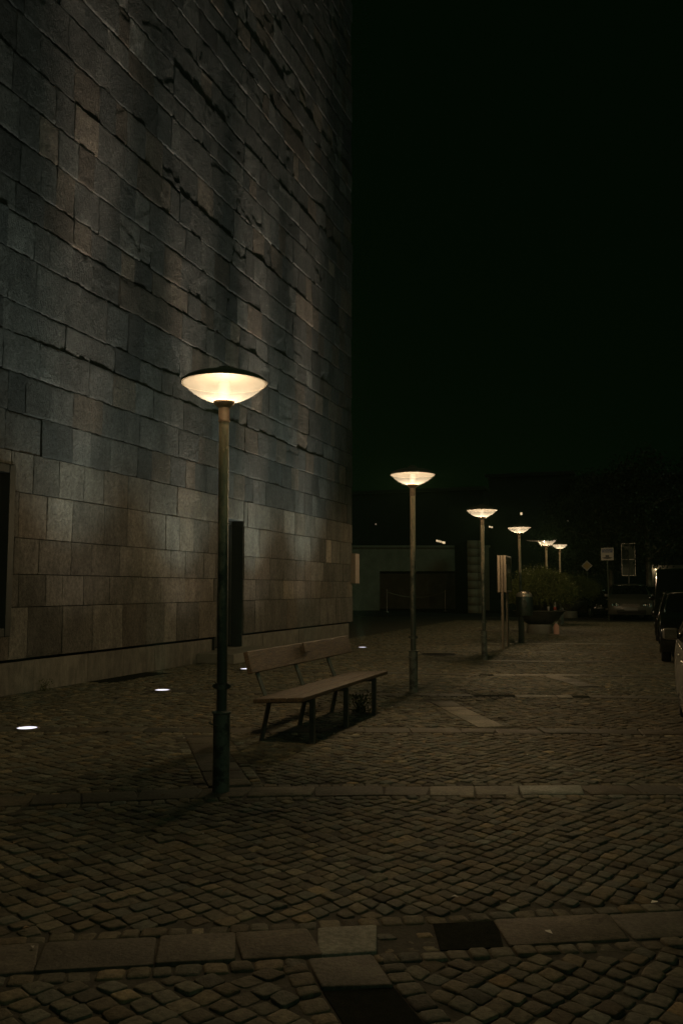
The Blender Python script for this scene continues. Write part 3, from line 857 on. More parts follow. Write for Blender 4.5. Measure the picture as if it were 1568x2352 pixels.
# ------------------------------------------------------------------ bench
def make_bench():
    root = empty('park_bench', (-3.37, 9.25, 0))
    tag(root, 'weathered wooden bench with a single plank backrest between the first two lamps', 'bench')
    # local: y along the bench, x towards the street
    yl, yh = -1.40, 1.50
    bm = bmesh.new()
    for k, (xa, xb_, zc) in enumerate(((0.095, 0.265, 0.457), (-0.082, 0.088, 0.445), (-0.259, -0.089, 0.433))):
        rot = Matrix.Rotation(R(-4), 3, 'Y')
        box(bm, ((xa + xb_) / 2, (yl + yh) / 2 + random.uniform(-.01, .01), zc), (xb_ - xa, yh - yl, 0.042), rot, 0.007)
    obj('seat', bm, M['wood'], root)
    bm = bmesh.new()
    rot = Matrix.Rotation(R(-14), 3, 'Y')
    box(bm, (-0.375, 0.27, 0.785), (0.050, 3.13, 0.225), rot, 0.009)
    br = obj('backrest', bm, M['wood'], root)
    bm = bmesh.new(); box(bm, (-0.345, 0.22, 0.845), (0.018, 0.16, 0.11), rot, 0.004); obj('wooden_block', bm, M['wood'], br)
    for yy in (-1.08, -0.05, 1.00):
        bm = bmesh.new(); box(bm, (0.235, yy, 0.205), (0.05, 0.05, 0.43), bevel=0.004); obj('front_leg', bm, M['benchmetal'], root)
        bm = bmesh.new(); tube(bm, [(-0.315, yy, -0.01), (-0.225, yy, 0.41)], 0.026, 4)
        obj('rear_leg', bm, M['benchmetal'], root)
        bm = bmesh.new(); tube(bm, [(-0.255, yy, 0.40), (-0.345, yy, 0.62), (-0.445, yy, 0.86)], 0.024, 4)
        obj('back_support', bm, M['benchmetal'], root)
        bm = bmesh.new(); box(bm, (0.0, yy, 0.403), (0.52, 0.045, 0.035), Matrix.Rotation(R(-4), 3, 'Y'), 0.003); obj('seat_bearer', bm, M['benchmetal'], root)
    return root
bench = make_bench()

# ------------------------------------------------------------------ plants
def blade_cloud(name, pts, dirs, ln, wd, m, parent, tones):
    """many small leaf faces; pts n,3 base points, dirs n,3"""
    n = len(pts)
    d = dirs / np.linalg.norm(dirs, axis=1, keepdims=True)
    rnd = rng.normal(0, 1, (n, 3)); s = np.cross(d, rnd); s /= np.linalg.norm(s, axis=1, keepdims=True)
    ln = ln.reshape(-1, 1); wd = wd.reshape(-1, 1)
    V = np.stack([pts, pts + d * ln * 0.5 + s * wd, pts + d * ln - np.array([0, 0, 1]) * ln * 0.15, pts + d * ln * 0.5 - s * wd], axis=1).reshape(-1, 3)
    F = np.arange(n * 4).reshape(-1, 4)
    T = np.repeat(np.concatenate([tones.reshape(-1, 1) * np.ones((1, 3)), np.ones((n, 1))], axis=1), 4, axis=0)
    o = np_mesh(name, V, F, m, T); link(o, parent); return o

def weed(x, y, h, n, label):
    root = empty('weed', (x, y, 0)); tag(root, label, 'weed')
    p = rng.normal(0, 0.05 * h / 0.2, (n, 3)); p[:, 2] = rng.random(n) ** 1.2 * h * 0.8
    p[:, :2] *= (0.5 + p[:, 2:3] / h)
    d = np.stack([p[:, 0] * 6 + rng.normal(0, .4, n), p[:, 1] * 6 + rng.normal(0, .4, n), np.full(n, 0.6) + rng.random(n)], axis=1)
    blade_cloud('leaves', p, d, rng.uniform(0.02, 0.055, n) * h / 0.2, rng.uniform(0.003, 0.007, n) * h / 0.2, M['leaf'], root, rng.uniform(0.5, 1.1, n))
    bm = bmesh.new()
    for k in range(7):
        a = random.uniform(0, 6.28); tube(bm, [(0, 0, -0.01), (0.25 * h * math.cos(a), 0.25 * h * math.sin(a), h * random.uniform(.5, .85))], [0.004, 0.002], 5)
    obj('stem', bm, M['stem'], root)
weed(-3.33, 10.30, 0.26, 420, 'small leafy weed growing under the far end of the bench')
weed(-8.46, 10.95, 0.20, 150, 'little weed growing at the foot of the stone wall')

def planter(x, y, s, lab):
    root = empty('planter', (x, y, 0)); tag(root, lab, 'planter', 'round concrete bowl planters')
    bm = bmesh.new()
    lathe(bm, [(0.40 * s, 0.33 * s), (0.46 * s, 0.36 * s), (0.64 * s, 0.52 * s), (0.80 * s, 0.69 * s), (0.89 * s, 0.765 * s), (0.885 * s, 0.785 * s), (0.83 * s, 0.785 * s), (0.78 * s, 0.70 * s)], 48, caps=False)
    obj('bowl_body', bm, M['bowlconc'], root, True, 40)
    bm = bmesh.new(); lathe(bm, [(0.425 * s, -0.02), (0.43 * s, 0.02), (0.43 * s, 0.25 * s), (0.42 * s, 0.29 * s), (0.39 * s, 0.32 * s), (0.3 * s, 0.33 * s)], 40)
    obj('pedestal', bm, M['concrete'], root, True, 40)
    bm = bmesh.new(); lathe(bm, [(0.0, 0.72 * s), (0.795 * s, 0.715 * s)], 40, caps=False); obj('potting_soil', bm, M['soil'], root)
P1 = (-3.43, 30.5); P2 = (-3.85, 47.5)
planter(*P1, 1.0, 'near concrete bowl planter on a pale drum foot behind the litter bin')
planter(*P2, 1.12, 'far concrete bowl planter on a pale drum foot beyond the first one')

def shrub(x, y, z0, rx, rz, n, lab, skew=0.0):
    root = empty('shrub', (x, y, z0)); tag(root, lab, 'shrub', 'bushy shrubs growing in bowl planters')
    # leaf points in clumps through a drooping dome
    nc = 260
    ph = rng.uniform(0, 2 * math.pi, nc); ct = rng.uniform(-0.25, 1, nc); rr = rng.uniform(0.55, 1.0, nc) ** 0.6
    st_ = np.sqrt(np.clip(1 - ct * ct, 0, 1))
    cl = np.stack([rr * st_ * np.cos(ph) * rx, rr * st_ * np.sin(ph) * rx, 0.42 * rz + rr * ct * rz * 0.52], axis=1)
    cl += rng.normal(0, 0.05, cl.shape) * np.array([rx, rx, rz])
    which = rng.integers(0, nc, n)
    p = cl[which] + rng.normal(0, 1, (n, 3)) * np.array([0.13, 0.13, 0.10]) * rx
    # hanging and rising wisps
    p[:, 2] = np.clip(p[:, 2], 0.02, None)
    out = p * np.array([1, 1, 0]); out /= np.linalg.norm(out, axis=1, keepdims=True) + 1e-6
    d = out * rng.uniform(0.2, 1.0, (n, 1)) + np.stack([rng.normal(0, .5, n), rng.normal(0, .5, n), rng.normal(0.25, .7, n)], axis=1)
    blade_cloud('foliage', p, d, rng.uniform(0.05, 0.12, n), rng.uniform(0.005, 0.011, n), M['leaf'], root, rng.uniform(0.6, 1.15, nc)[which] * rng.uniform(0.75, 1.15, n))
    bm = bmesh.new()
    for k in range(60):
        a = random.uniform(0, 6.28); r0 = random.uniform(0, 0.5); r1 = r0 + random.uniform(0.0, 0.45) * rx
        h = rz * random.uniform(0.4, 0.85)
        tube(bm, [(r0 * math.cos(a), r0 * math.sin(a), -0.05), ((r0 + r1) / 2 * math.cos(a + .1), (r0 + r1) / 2 * math.sin(a + .1), h * 0.55), (r1 * math.cos(a), r1 * math.sin(a), h)], [0.011, 0.008, 0.004], 5)
    obj('stem', bm, M['stem'], root)
shrub(P1[0] + 0.05, P1[1], 0.75, 0.98, 1.42, 52000, 'wide bushy shrub filling the near bowl planter behind the litter bin')
shrub(P2[0] + 0.35, P2[1], 0.84, 1.15, 1.30, 42000, 'bushy shrub in the far bowl planter, right of and behind the near one')

def tree(x, y, h, r, zc, n, trunk_r, lab, lean=0.0):
    root = empty('tree', (x, y, 0)); tag(root, lab, 'tree', 'dark trees at the end of the street')
    bm = bmesh.new()
    pts = [(0, 0, -0.1)] + [(lean * t + 0.06 * math.sin(5 * t), 0.05 * math.cos(4 * t), h * 0.75 * t) for t in (0.15, 0.35, 0.6, 0.8, 1.0)]
    tube(bm, pts, [trunk_r * 1.35, trunk_r * 1.05, trunk_r * 0.95, trunk_r * 0.8, trunk_r * 0.55, trunk_r * 0.25], 12)
    ends = []
    for k in range(16):
        a = k * 2.4; z = h * random.uniform(0.35, 0.72); l = r * random.uniform(0.55, 0.95)
        e = Vector((l * math.cos(a), l * math.sin(a), z + l * random.uniform(0.0, 0.6))); ends.append(e)
        tube(bm, [(lean * z / h, 0, z), (e.x * 0.5, e.y * 0.5, (z + e.z) / 2 + 0.15), tuple(e)], [trunk_r * 0.4, trunk_r * 0.25, trunk_r * 0.08], 7)
    obj('trunk', bm, M['bark'], root, True, 50)
    nc = 110
    c = rng.normal(0, 1, (nc, 3)); c /= np.linalg.norm(c, axis=1, keepdims=True); c *= rng.uniform(0.35, 1.0, (nc, 1)) ** 0.5
    c = c * np.array([r, r, (h - zc) * 0.62]) + np.array([0, 0, zc + (h - zc) * 0.5])
    c[:16] = np.array([tuple(e) for e in ends])
    c[16:34, 2] = zc + rng.uniform(-0.9, 0.4, 18)                     # low hanging sprays
    which = rng.integers(0, nc, n)
    p = c[which] + rng.normal(0, 1, (n, 3)) * np.array([0.38, 0.38, 0.30])
    d = rng.normal(0, 1, (n, 3)) + np.array([0, 0, -0.3])
    blade_cloud('crown', p, d, rng.uniform(0.12, 0.22, n), rng.uniform(0.04, 0.07, n), M['treeleaf'], root, rng.uniform(0.5, 1.3, nc)[which] * rng.uniform(.7, 1.2, n))
tree(-1.9, 52.5, 8.0, 2.6, 3.3, 9000, 0.16, 'leafy dark tree standing behind the parking sign')
tree(-4.0, 56.0, 7.0, 2.2, 3.4, 7000, 0.14, 'leafy dark tree behind the diamond road sign')
tree(0.14, 50.8, 8.5, 2.0, 4.2, 7000, 0.17, 'pale trunked tree right of the tall framed sign', 0.1)
tree(3.6, 53.0, 9.0, 2.6, 4.0, 7000, 0.18, 'dark tree behind the tall van')

# ------------------------------------------------------------------ pavement furniture
# notice board: two glazed cabinets on two posts
def notice_board():
    a = Vector((-3.391, 22.126, 0)); b = Vector((-3.448, 23.325, 0))
    root = empty('notice_board', (a + b) / 2, math.atan2((b - a).y, (b - a).x) - math.pi / 2)
    tag(root, 'two-sided glazed notice board on two metal posts before the litter bin', 'notice board')
    L2 = (b - a).length / 2
    for s in (-1, 1):
        bm = bmesh.new(); box(bm, (0, s * L2, 1.155), (0.062, 0.062, 2.41), bevel=0.006); obj('post', bm, M['alu'], root)
    for s in (-1, 1):
        bm = bmesh.new()
        xo = s * 0.075
        z0, z1 = 1.43, 2.36; y0, y1 = -L2 - 0.05, L2 + 0.05
        for (yy, zz, sy, sz) in ((y0, (z0 + z1) / 2, 0.05, z1 - z0), (y1, (z0 + z1) / 2, 0.05, z1 - z0), (0, z0 + 0.02, y1 - y0 - 0.052, 0.045), (0, z1 - 0.02, y1 - y0 - 0.052, 0.045)):
            box(bm, (xo, yy, zz), (0.075, sy, sz), bevel=0.008)
        f = obj('display_case', bm, M['alu'], root)
        bm = bmesh.new(); box(bm, (xo + s * 0.012, 0, (z0 + z1) / 2), (0.03, y1 - y0 - 0.06, z1 - z0 - 0.085)); obj('glazing', bm, M['boardglass'], f)
notice_board()

def litter_bin():
    root = empty('litter_bin', (-3.21, 24.9, 0), R(-6)); root.scale = (0.95, 0.95, 0.96); tag(root, 'dark domed litter bin hung on a short post before the planter', 'litter bin')
    bm = bmesh.new(); box(bm, (-0.10, -0.02, 0.42), (0.15, 0.12, 0.92), bevel=0.015); obj('post', bm, M['binpaint'], root)
    bm = bmesh.new(); lathe(bm, [(0.20, 0.79), (0.225, 0.80), (0.24, 0.84), (0.245, 1.1), (0.243, 1.345), (0.232, 1.36)], 36); 
    body = obj('bin_body', bm, M['binpaint'], root, True, 40)
    bm = bmesh.new(); tube(bm, [(0.06 + 0.075 * math.cos(t), -0.246, 1.14 + 0.115 * math.sin(t)) for t in [2 * math.pi * k / 20 for k in range(21)]], 0.008, 6)
    lathe(bm, [(0.0, -0.242), (0.068, -0.242)], 20, (0.06, 0, 1.14), 'Y', caps=False, sy=1.5)
    obj('embossed_badge', bm, M['binpaint'], body, True)
    bm = bmesh.new(); lathe(bm, [(0.238, 1.352), (0.240, 1.375), (0.215, 1.43), (0.165, 1.475), (0.09, 1.503), (0.0, 1.512)], 36, caps=False)
    lid = obj('lid', bm, M['binlid'], root, True)
    bm = bmesh.new()
    c = Vector((0.055, -0.125, 1.470)); nrm = Vector((0.18, -0.62, 0.78)).normalized()
    t1 = nrm.cross(Vector((0, 0, 1))).normalized(); t2 = nrm.cross(t1)
    vs = [bm.verts.new(c + nrm * 0.012 + t1 * 0.125 * math.cos(t) + t2 * 0.06 * math.sin(t)) for t in [2 * math.pi * k / 24 for k in range(24)]]
    vb = [bm.verts.new(v.co - nrm * 0.03) for v in vs]
    for k in range(24): bm.faces.new((vs[k], vs[(k + 1) % 24], vb[(k + 1) % 24], vb[k]))
    bm.faces.new(vs); obj('slot', bm, M['black'], lid)
litter_bin()

bm = bmesh.new(); lathe(bm, [(0.46, -0.04), (0.46, 0.0), (0.44, 0.004), (0.0, 0.004)], 44, (0, 0, 0))
for k in range(7):
    box(bm, (0, -0.33 + k * 0.11, 0.006), (2 * math.sqrt(max(0.01, 0.16 - (-0.33 + k * 0.11) ** 2)), 0.035, 0.008))
mh = obj('manhole_cover', bm, M['iron']); mh.location = (man.x, man.y, 0.001)
tag(mh, 'round dark manhole cover set in the cobbles beyond the second lamp', 'manhole cover')

# small rubbish near the planter
def bottle():
    root = empty('bottle', (-2.86, 30.02, 0.785)); tag(root, 'pale bottle with a red label standing on the near planter rim', 'bottle')
    bm = bmesh.new(); lathe(bm, [(0.0, 0), (0.043, 0.002), (0.045, 0.02), (0.045, 0.2), (0.03, 0.26), (0.016, 0.30), (0.016, 0.335), (0.0, 0.337)], 20, caps=False); obj('body', bm, M['bottle'], root, True)
    bm = bmesh.new(); lathe(bm, [(0.0465, 0.02), (0.0465, 0.12)], 20, caps=False); obj('paper_label', bm, M['red'], root, True)
bottle()
def cup():
    root = empty('cup', (-3.06, 29.93, 0.785)); tag(root, 'white paper cup left on the near planter rim beside the bottle', 'cup')
    bm = bmesh.new(); lathe(bm, [(0.0, 0), (0.032, 0.001), (0.044, 0.12), (0.046, 0.122), (0.042, 0.12), (0.03, 0.01)], 20, caps=False); obj('cup_body', bm, M['paper'], root, True)
    bm = bmesh.new(); lathe(bm, [(0.047, 0.118), (0.047, 0.128), (0.040, 0.136), (0.0, 0.137)], 20, caps=False); obj('lid', bm, M['paper'], root, True)
cup()
def carton():
    root = empty('drink_carton', (-2.84, 30.15, 0)); tag(root, 'pink drinks carton standing at the foot of the near planter', 'carton')
    root.rotation_euler = (0, 0, 0.5)
    bm = bmesh.new()
    prism(bm, [(-0.07, 0.0), (0.07, 0.0), (0.07, 0.27), (0.012, 0.35), (-0.012, 0.35), (-0.07, 0.27)], 'Y', -0.06, 0.06); obj('carton_body', bm, M['pink'], root)
    bm = bmesh.new(); box(bm, (0, 0, 0.365), (0.016, 0.121, 0.04), bevel=0.002); obj('folded_top', bm, M['paper'], root)
carton()
q = gp(1291, 1432)
bm = bmesh.new(); lathe(bm, [(0.06, -0.05), (0.06, 0.62), (0.055, 0.66), (0.03, 0.68), (0.0, 0.685)], 20, caps=False); lathe(bm, [(0.063, 0.52), (0.063, 0.56)], 20, caps=False)
bo = obj('bollard', bm, M['steel'], None, True, 40); bo.location = (q.x, q.y, 0)
tag(bo, 'short grey metal bollard between the two planters', 'bollard')
for k, dx in enumerate((-0.28, 0.0, 0.28)):
    bm = bmesh.new(); lathe(bm, [(0.05, -0.05), (0.05, 2.55 - 0.05 * (k == 1)), (0.03, 2.58), (0, 2.585)], 12, caps=False)
    lathe(bm, [(0.075, 0.0), (0.075, 0.05)], 12)
    o = obj('marker_post', bm, M['steel'], None, True, 40); o.location = (-3.62 + dx, 52.0, 0)
    tag(o, ('left', 'middle', 'right')[k] + ' one of three slim grey posts rising behind the far shrub', 'post', 'slim posts behind the far shrub')

# signs
def at_y(x, y, Yw):
    a = gp(x, y, 0) if y > 1360 else None
    cy, sy, ct, st = math.cos(YAW), math.sin(YAW), math.cos(TILT), math.sin(TILT)
    f = (-sy * ct, cy * ct, st); r = (cy, sy, 0); uu = (sy * st, -cy * st, ct)
    aa = (x - W0 / 2) / FPX; bb = (H0 / 2 - y) / FPX
    d = [f[i] + aa * r[i] + bb * uu[i] for i in range(3)]
    return Vector((d[0] * Yw / d[1], Yw, CAM_H + d[2] * Yw / d[1]))

def diamond_sign():
    c = at_y(1347, 1299.5, 50.0)
    root = empty('road_sign', (c.x, c.y, 0)); tag(root, 'yellow and white diamond road sign on a post beyond the bushes', 'road sign')
    bm = bmesh.new(); lathe(bm, [(0.032, -0.05), (0.032, c.z + 0.2)], 12); obj('post', bm, M['signback'], root)
    def dia(bm, h, y0, y1): prism(bm, [(0, c.z - h), (h, c.z), (0, c.z + h), (-h, c.z)], 'Y', y0, y1)
    bm = bmesh.new(); dia(bm, 0.30, -0.055, -0.045); pl = obj('plate', bm, M['white'], root)
    bm = bmesh.new(); dia(bm, 0.215, -0.060, -0.056); obj('yellow_field', bm, M['yellow'], pl)
diamond_sign()

def text(body, size, loc, m, parent, name='lettering'):
    cu = bpy.data.curves.new(name, 'FONT'); cu.body = body; cu.size = size; cu.align_x = 'CENTER'; cu.align_y = 'CENTER'; cu.extrude = 0.001
    o = bpy.data.objects.new(name, cu)
    dg = bpy.context.evaluated_depsgraph_get(); COL.objects.link(o); dg.update()
    me = bpy.data.meshes.new_from_object(o.evaluated_get(dg)); COL.objects.unlink(o); bpy.data.objects.remove(o)
    t = bpy.data.objects.new(name, me); me.materials.clear(); me.materials.append(m)
    t.location = loc; t.rotation_euler = (R(90), 0, 0)
    return link(t, parent)

def parking_sign():
    c = at_y(1393.5, 1272.5, 45.0)
    root = empty('parking_sign', (c.x, c.y, c.z)); tag(root, 'square white and blue parking sign with a black down arrow', 'sign')
    bm = bmesh.new(); lathe(bm, [(0.035, -c.z - 0.05), (0.035, 0.36)], 12, (0, 0.06, 0)); obj('post', bm, M['signback'], root)
    bm = bmesh.new(); box(bm, (0, 0, 0), (0.60, 0.02, 0.62), bevel=0.004); pl = obj('plate', bm, M['white'], root)
    bm = bmesh.new(); box(bm, (0, -0.0115, 0.165), (0.51, 0.004, 0.19)); bp = obj('blue_panel', bm, M['blue'], pl)
    text('Parkschein', 0.105, (0, -0.0155, 0.205), M['white'], pl)
    text('automat', 0.095, (0, -0.0155, 0.115), M['white'], pl)
    bm = bmesh.new()
    prism(bm, [(-0.085, -0.05), (0.085, -0.05), (0.085, -0.15), (0.25, -0.18), (0.16, -0.225), (0.0, -0.25), (-0.16, -0.225), (-0.25, -0.18), (-0.085, -0.15)], 'Y', -0.0145, -0.0105)
    obj('down_arrow', bm, M['signblack'], pl)
parking_sign()

def framed_sign():
    c = at_y(1442, 1285, 49.5); w, h = 0.69, 1.73
    root = empty('framed_sign', (c.x, c.y, c.z)); tag(root, 'tall dark framed sign panel on a centre post behind the van', 'sign')
    bm = bmesh.new(); box(bm, (0, -0.05, (-c.z - 0.05 + h / 2 + 0.02) / 2), (0.075, 0.06, c.z + h / 2 + 0.03), bevel=0.004); obj('post', bm, M['darkmetal'], root)
    bm = bmesh.new(); box(bm, (0, 0, 0), (w - 0.03, 0.012, h - 0.03)); obj('panel', bm, M['signback'], root)
    bm = bmesh.new()
    for s in (-1, 1):
        box(bm, (s * w / 2, 0, 0), (0.024, 0.045, h), bevel=0.004)
        box(bm, (0, 0, s * h / 2), (w - 0.026, 0.043, 0.026), bevel=0.004)
    box(bm, (0, -0.012, 0), (w - 0.03, 0.014, 0.022)); obj('frame', bm, M['steel'], root)
framed_sign()

# ------------------------------------------------------------------ low building with the dark opening, pillar, barrier
def loc_frame(x, y):
    p = gp(x, y); return p
lb = gp(872, 1402)
low = empty('low_building', (lb.x, lb.y, 0), YAW)
tag(low, 'low plain concrete building with a wide dark garage opening behind the plaza', 'building')
sc_ = 3040 / 50.0 / FPX            # metres per photo unit at that depth
w_l, w_r = -6.0, (1125 - 872) * sc_
o_r = (1074 - 872) * sc_; oh = (1402 - 1312) * sc_; ht = (1402 - 1257) * sc_
bm = bmesh.new()
box(bm, (w_l / 2, 4, ht / 2), (-w_l, 8, ht)); box(bm, (o_r / 2, 4, (oh + ht) / 2), (o_r - 0.004, 8, ht - oh)); box(bm, ((o_r + w_r) / 2, 4, ht / 2), (w_r - o_r, 8, ht))
box(bm, (o_r / 2, 6.5, oh / 2), (o_r - 0.004, 3, oh - 0.004))
obj('wall', bm, M['lowwall'], low)
bm = bmesh.new(); box(bm, ((w_l + w_r) / 2, 3.95, ht + 0.07), (w_r - w_l + 0.15, 8.2, 0.14)); obj('roof_slab', bm, M['lowwall'], low)
bm = bmesh.new(); box(bm, (-1.1, -0.006, ht / 2 - .1), (0.03, 0.012, ht - .3)); obj('downpipe', bm, M['lowwall'], low)

pb = gp(1074, 1409)
pil = empty('tiled_pillar', (pb.x, pb.y, 0), YAW); tag(pil, 'square pillar faced with pale stone tiles at the end of the low building', 'pillar')
ps = 3040 / 57.0 / FPX
pw, ph_ = (1105 - 1074) * ps, (1409 - 1240) * ps
bm = bmesh.new(); box(bm, (pw / 2, 3.0, ph_ / 2), (pw - 0.03, 5.96, ph_ - 0.03)); obj('pillar_core', bm, M['core'], pil)
quV, quF, quT = [], [], []; nq = 0
def tile(bm_list, c, s):
    bm_list.append((c, s))
tiles = []
rows = 9
for i in range(rows):
    z0 = ph_ * i / rows; z1 = ph_ * (i + 1) / rows
    tiles.append(((pw * 0.40, 0.0, (z0 + z1) / 2), (pw * 0.79, 0.04, z1 - z0 - 0.02)))
    tiles.append(((pw * 0.90, 0.0, (z0 + z1) / 2), (pw * 0.18, 0.04, z1 - z0 - 0.02)))
    for k in range(8):
        tiles.append(((pw + 0.0, 0.05 + 0.37 + k * 0.75, (z0 + z1) / 2), (0.04, 0.73, z1 - z0 - 0.02)))
Vl, Fl, Tl = [], [], []
cube_v = np.array([(x, y, z) for x in (-.5, .5) for y in (-.5, .5) for z in (-.5, .5)])
cube_f = np.array([(0, 1, 3, 2), (4, 6, 7, 5), (0, 4, 5, 1), (2, 3, 7, 6), (0, 2, 6, 4), (1, 5, 7, 3)])
for k, (c, s) in enumerate(tiles):
    Vl.append(cube_v * np.array(s) + np.array(c)); Fl.append(cube_f + 8 * k)
    t = math.exp(random.gauss(0, 0.12)); Tl.append(np.tile([t, t, t, 1], (8, 1)))
link(np_mesh('tile_facing', np.concatenate(Vl), np.concatenate(Fl), M['tilewall'], np.concatenate(Tl)), pil)

bpts = [gp(1022, 1404), gp(888, 1406)]
bar = empty('rope_barrier', bpts[0]); tag(bar, 'sagging rope barrier strung between thin posts across the dark opening', 'barrier')
for p in bpts:
    bm = bmesh.new(); lathe(bm, [(0.17, 0.0), (0.16, 0.03), (0.03, 0.05), (0.028, 1.35), (0.045, 1.36), (0.045, 1.42), (0.0, 1.45)], 16, tuple(p - bpts[0]), caps=False); obj('post', bm, M['steel'], bar, True, 40)
bm = bmesh.new(); d = bpts[1] - bpts[0]
tube(bm, [tuple(d * t + Vector((0, 0, 1.32 - 0.38 * 4 * t * (1 - t)))) for t in [k / 14 for k in range(15)]], 0.022, 6); obj('rope', bm, M['rope'], bar, True)

# far dark building with a few lit windows
def far_building(x0, x1, Y, h, lab, wins):
    root = empty('far_building', ((x0 + x1) / 2, Y, 0)); tag(root, lab, 'building', 'dark buildings in the far background')
    bm = bmesh.new(); box(bm, (0, 5, h / 2), (x1 - x0, 10, h)); obj('wall', bm, M['farwall'], root)
    bm = bmesh.new(); box(bm, (0, 4.9, h + 0.2), (x1 - x0 + 0.8, 11, 0.4)); obj('roof', bm, M['farwall'], root)
    for (px, py, w, hh, mm) in wins:
        c = at_y(px, py, Y)
        bm = bmesh.new(); box(bm, (c.x - (x0 + x1) / 2, -0.02, c.z), (w + 0.12, 0.08, hh + 0.12)); f = obj('window', bm, M['darkmetal'], root)
        bm = bmesh.new(); box(bm, (c.x - (x0 + x1) / 2, -0.07, c.z), (w, 0.03, hh)); obj('lit_pane', bm, M[mm], f)
far_building(-46, -20.5, 118, 15, 'long dark far building with a short row of lit windows', [(1003, 1242, .17, .26, 'litwin'), (1007, 1243, .17, .26, 'litwin'), (1011.5, 1244, .17, .26, 'litwin'), (1016, 1245.5, .17, .26, 'litwin'), (1019.5, 1246.5, .28, .30, 'litwin'), (863, 1204, .16, .2, 'dimwin')])
far_building(-20.2, -9.0, 121, 17, 'narrow dark far building with single lit windows high up', [(1124, 1210, .2, .22, 'litwin'), (1129, 1211, .2, .22, 'litwin'), (1196.5, 1180, .26, .34, 'litwin'), (1304, 1196, .12, .16, 'dimwin')])
far_building(-8.8, 14, 119, 16, 'wide dark far building behind the trees and the cars', [(1424, 1191, .14, .2, 'dimwin')])

# small garden wall with a lit wall lamp beyond the van
gw = at_y(1497, 1318, 58.0)
gwr = empty('garden_wall', (gw.x, 58.0, 0)); tag(gwr, 'pale rendered wall end lit by the small wall lamp', 'wall')
bm = bmesh.new(); box(bm, (0.9, 0.2, 1.45), (2.4, 0.3, 2.9)); obj('wall_panel', bm, M['concrete'], gwr)
bm = bmesh.new(); box(bm, (0.9, 0.2, 2.94), (2.5, 0.4, 0.08)); obj('coping', bm, M['concrete'], gwr)
wl = empty('wall_lamp', (gw.x + 0.20, 58.0 - 0.02, 2.72)); tag(wl, 'small warm lamp glowing on the wall beyond the van', 'wall lamp')
bm = bmesh.new(); box(bm, (0, 0.0, 0.06), (0.16, 0.16, 0.03), bevel=0.005); box(bm, (0, 0.05, 0.0), (0.05, 0.05, 0.14), bevel=0.005); obj('housing', bm, M['darkmetal'], wl)
bm = bmesh.new(); bmesh.ops.create_uvsphere(bm, u_segments=16, v_segments=10, radius=0.055, matrix=Matrix.Translation((0, -0.03, -0.01))); obj('bulb', bm, M['wallbulb'], wl, True)
ld = bpy.data.lights.new('wall_lamp_light', 'POINT'); ld.energy = 4; ld.color = (1, .72, .42); ld.shadow_soft_size = 0.05
lo = bpy.data.objects.new('wall_lamp_light', ld); lo.location = (0, -0.16, -0.05); link(lo, wl)

# ------------------------------------------------------------------ cars
def arc(cy, cz, r, a0, a1, n=10):
    return [(cy + r * math.cos(R(a0 + (a1 - a0) * k / n)), cz + r * math.sin(R(a0 + (a1 - a0) * k / n))) for k in range(n + 1)]

KINDS = {
    # top outline rear->front (y, z); front is +y
    'hatch': dict(top=[(-1.98, .34), (-2.05, .52), (-2.06, .72), (-2.00, .95), (-1.86, 1.18), (-1.62, 1.40), (-1.30, 1.455), (-.60, 1.485), (.0, 1.46), (.25, 1.41), (1.02, 1.00), (1.40, .94), (1.78, .85), (1.98, .70), (2.05, .54), (2.04, .36), (1.98, .24)],
                  W=.86, wb=(-1.26, 1.28), r=.305, waist=.93, roof=1.485, ws=((1.00, 1.01), (.26, 1.405)), rear=((-1.99, .98), (-1.66, 1.375)),
                  sides=[[(-1.55, .97), (-.62, .95), (-.62, 1.40), (-1.30, 1.38)], [(-.54, .95), (.80, .94), (.22, 1.355), (-.12, 1.40), (-.54, 1.41)]], zb=.22),
    'van': dict(top=[(-2.45, .38), (-2.50, .6), (-2.50, 1.1), (-2.44, 1.75), (-2.32, 2.02), (-2.05, 2.10), (-.60, 2.13), (.70, 2.10), (.98, 2.02), (1.62, 1.28), (1.80, 1.20), (2.25, 1.08), (2.44, .92), (2.50, .70), (2.48, .42), (2.40, .28)],
                W=.96, wb=(-1.50, 1.55), r=.34, waist=1.15, roof=2.12, ws=((1.60, 1.30), (1.02, 1.985)), rear=((-2.475, 1.15), (-2.37, 1.90)),
                sides=[[(-2.2, 1.2), (-.85, 1.2), (-.85, 1.85), (-2.15, 1.83)], [(-.75, 1.2), (.35, 1.2), (.35, 1.86), (-.75, 1.86)], [(.45, 1.2), (1.42, 1.18), (.95, 1.82), (.45, 1.86)]], zb=.26),
    'saloon': dict(top=[(-2.18, .36), (-2.25, .55), (-2.24, .78), (-2.16, .98), (-1.75, 1.03), (-1.40, 1.07), (-.75, 1.38), (-.45, 1.43), (.05, 1.44), (.35, 1.39), (1.12, 1.00), (1.50, .93), (1.95, .82), (2.16, .68), (2.24, .52), (2.22, .36), (2.15, .24)],
                   W=.88, wb=(-1.36, 1.40), r=.31, waist=.93, roof=1.44, ws=((1.10, 1.01), (.36, 1.385)), rear=((-1.38, 1.085), (-.80, 1.355)),
                   sides=[[(-1.22, 1.0), (-.30, .97), (-.30, 1.35), (-.72, 1.30)], [(-.22, .97), (.92, .95), (.34, 1.33), (-.22, 1.36)]], zb=.21),
}
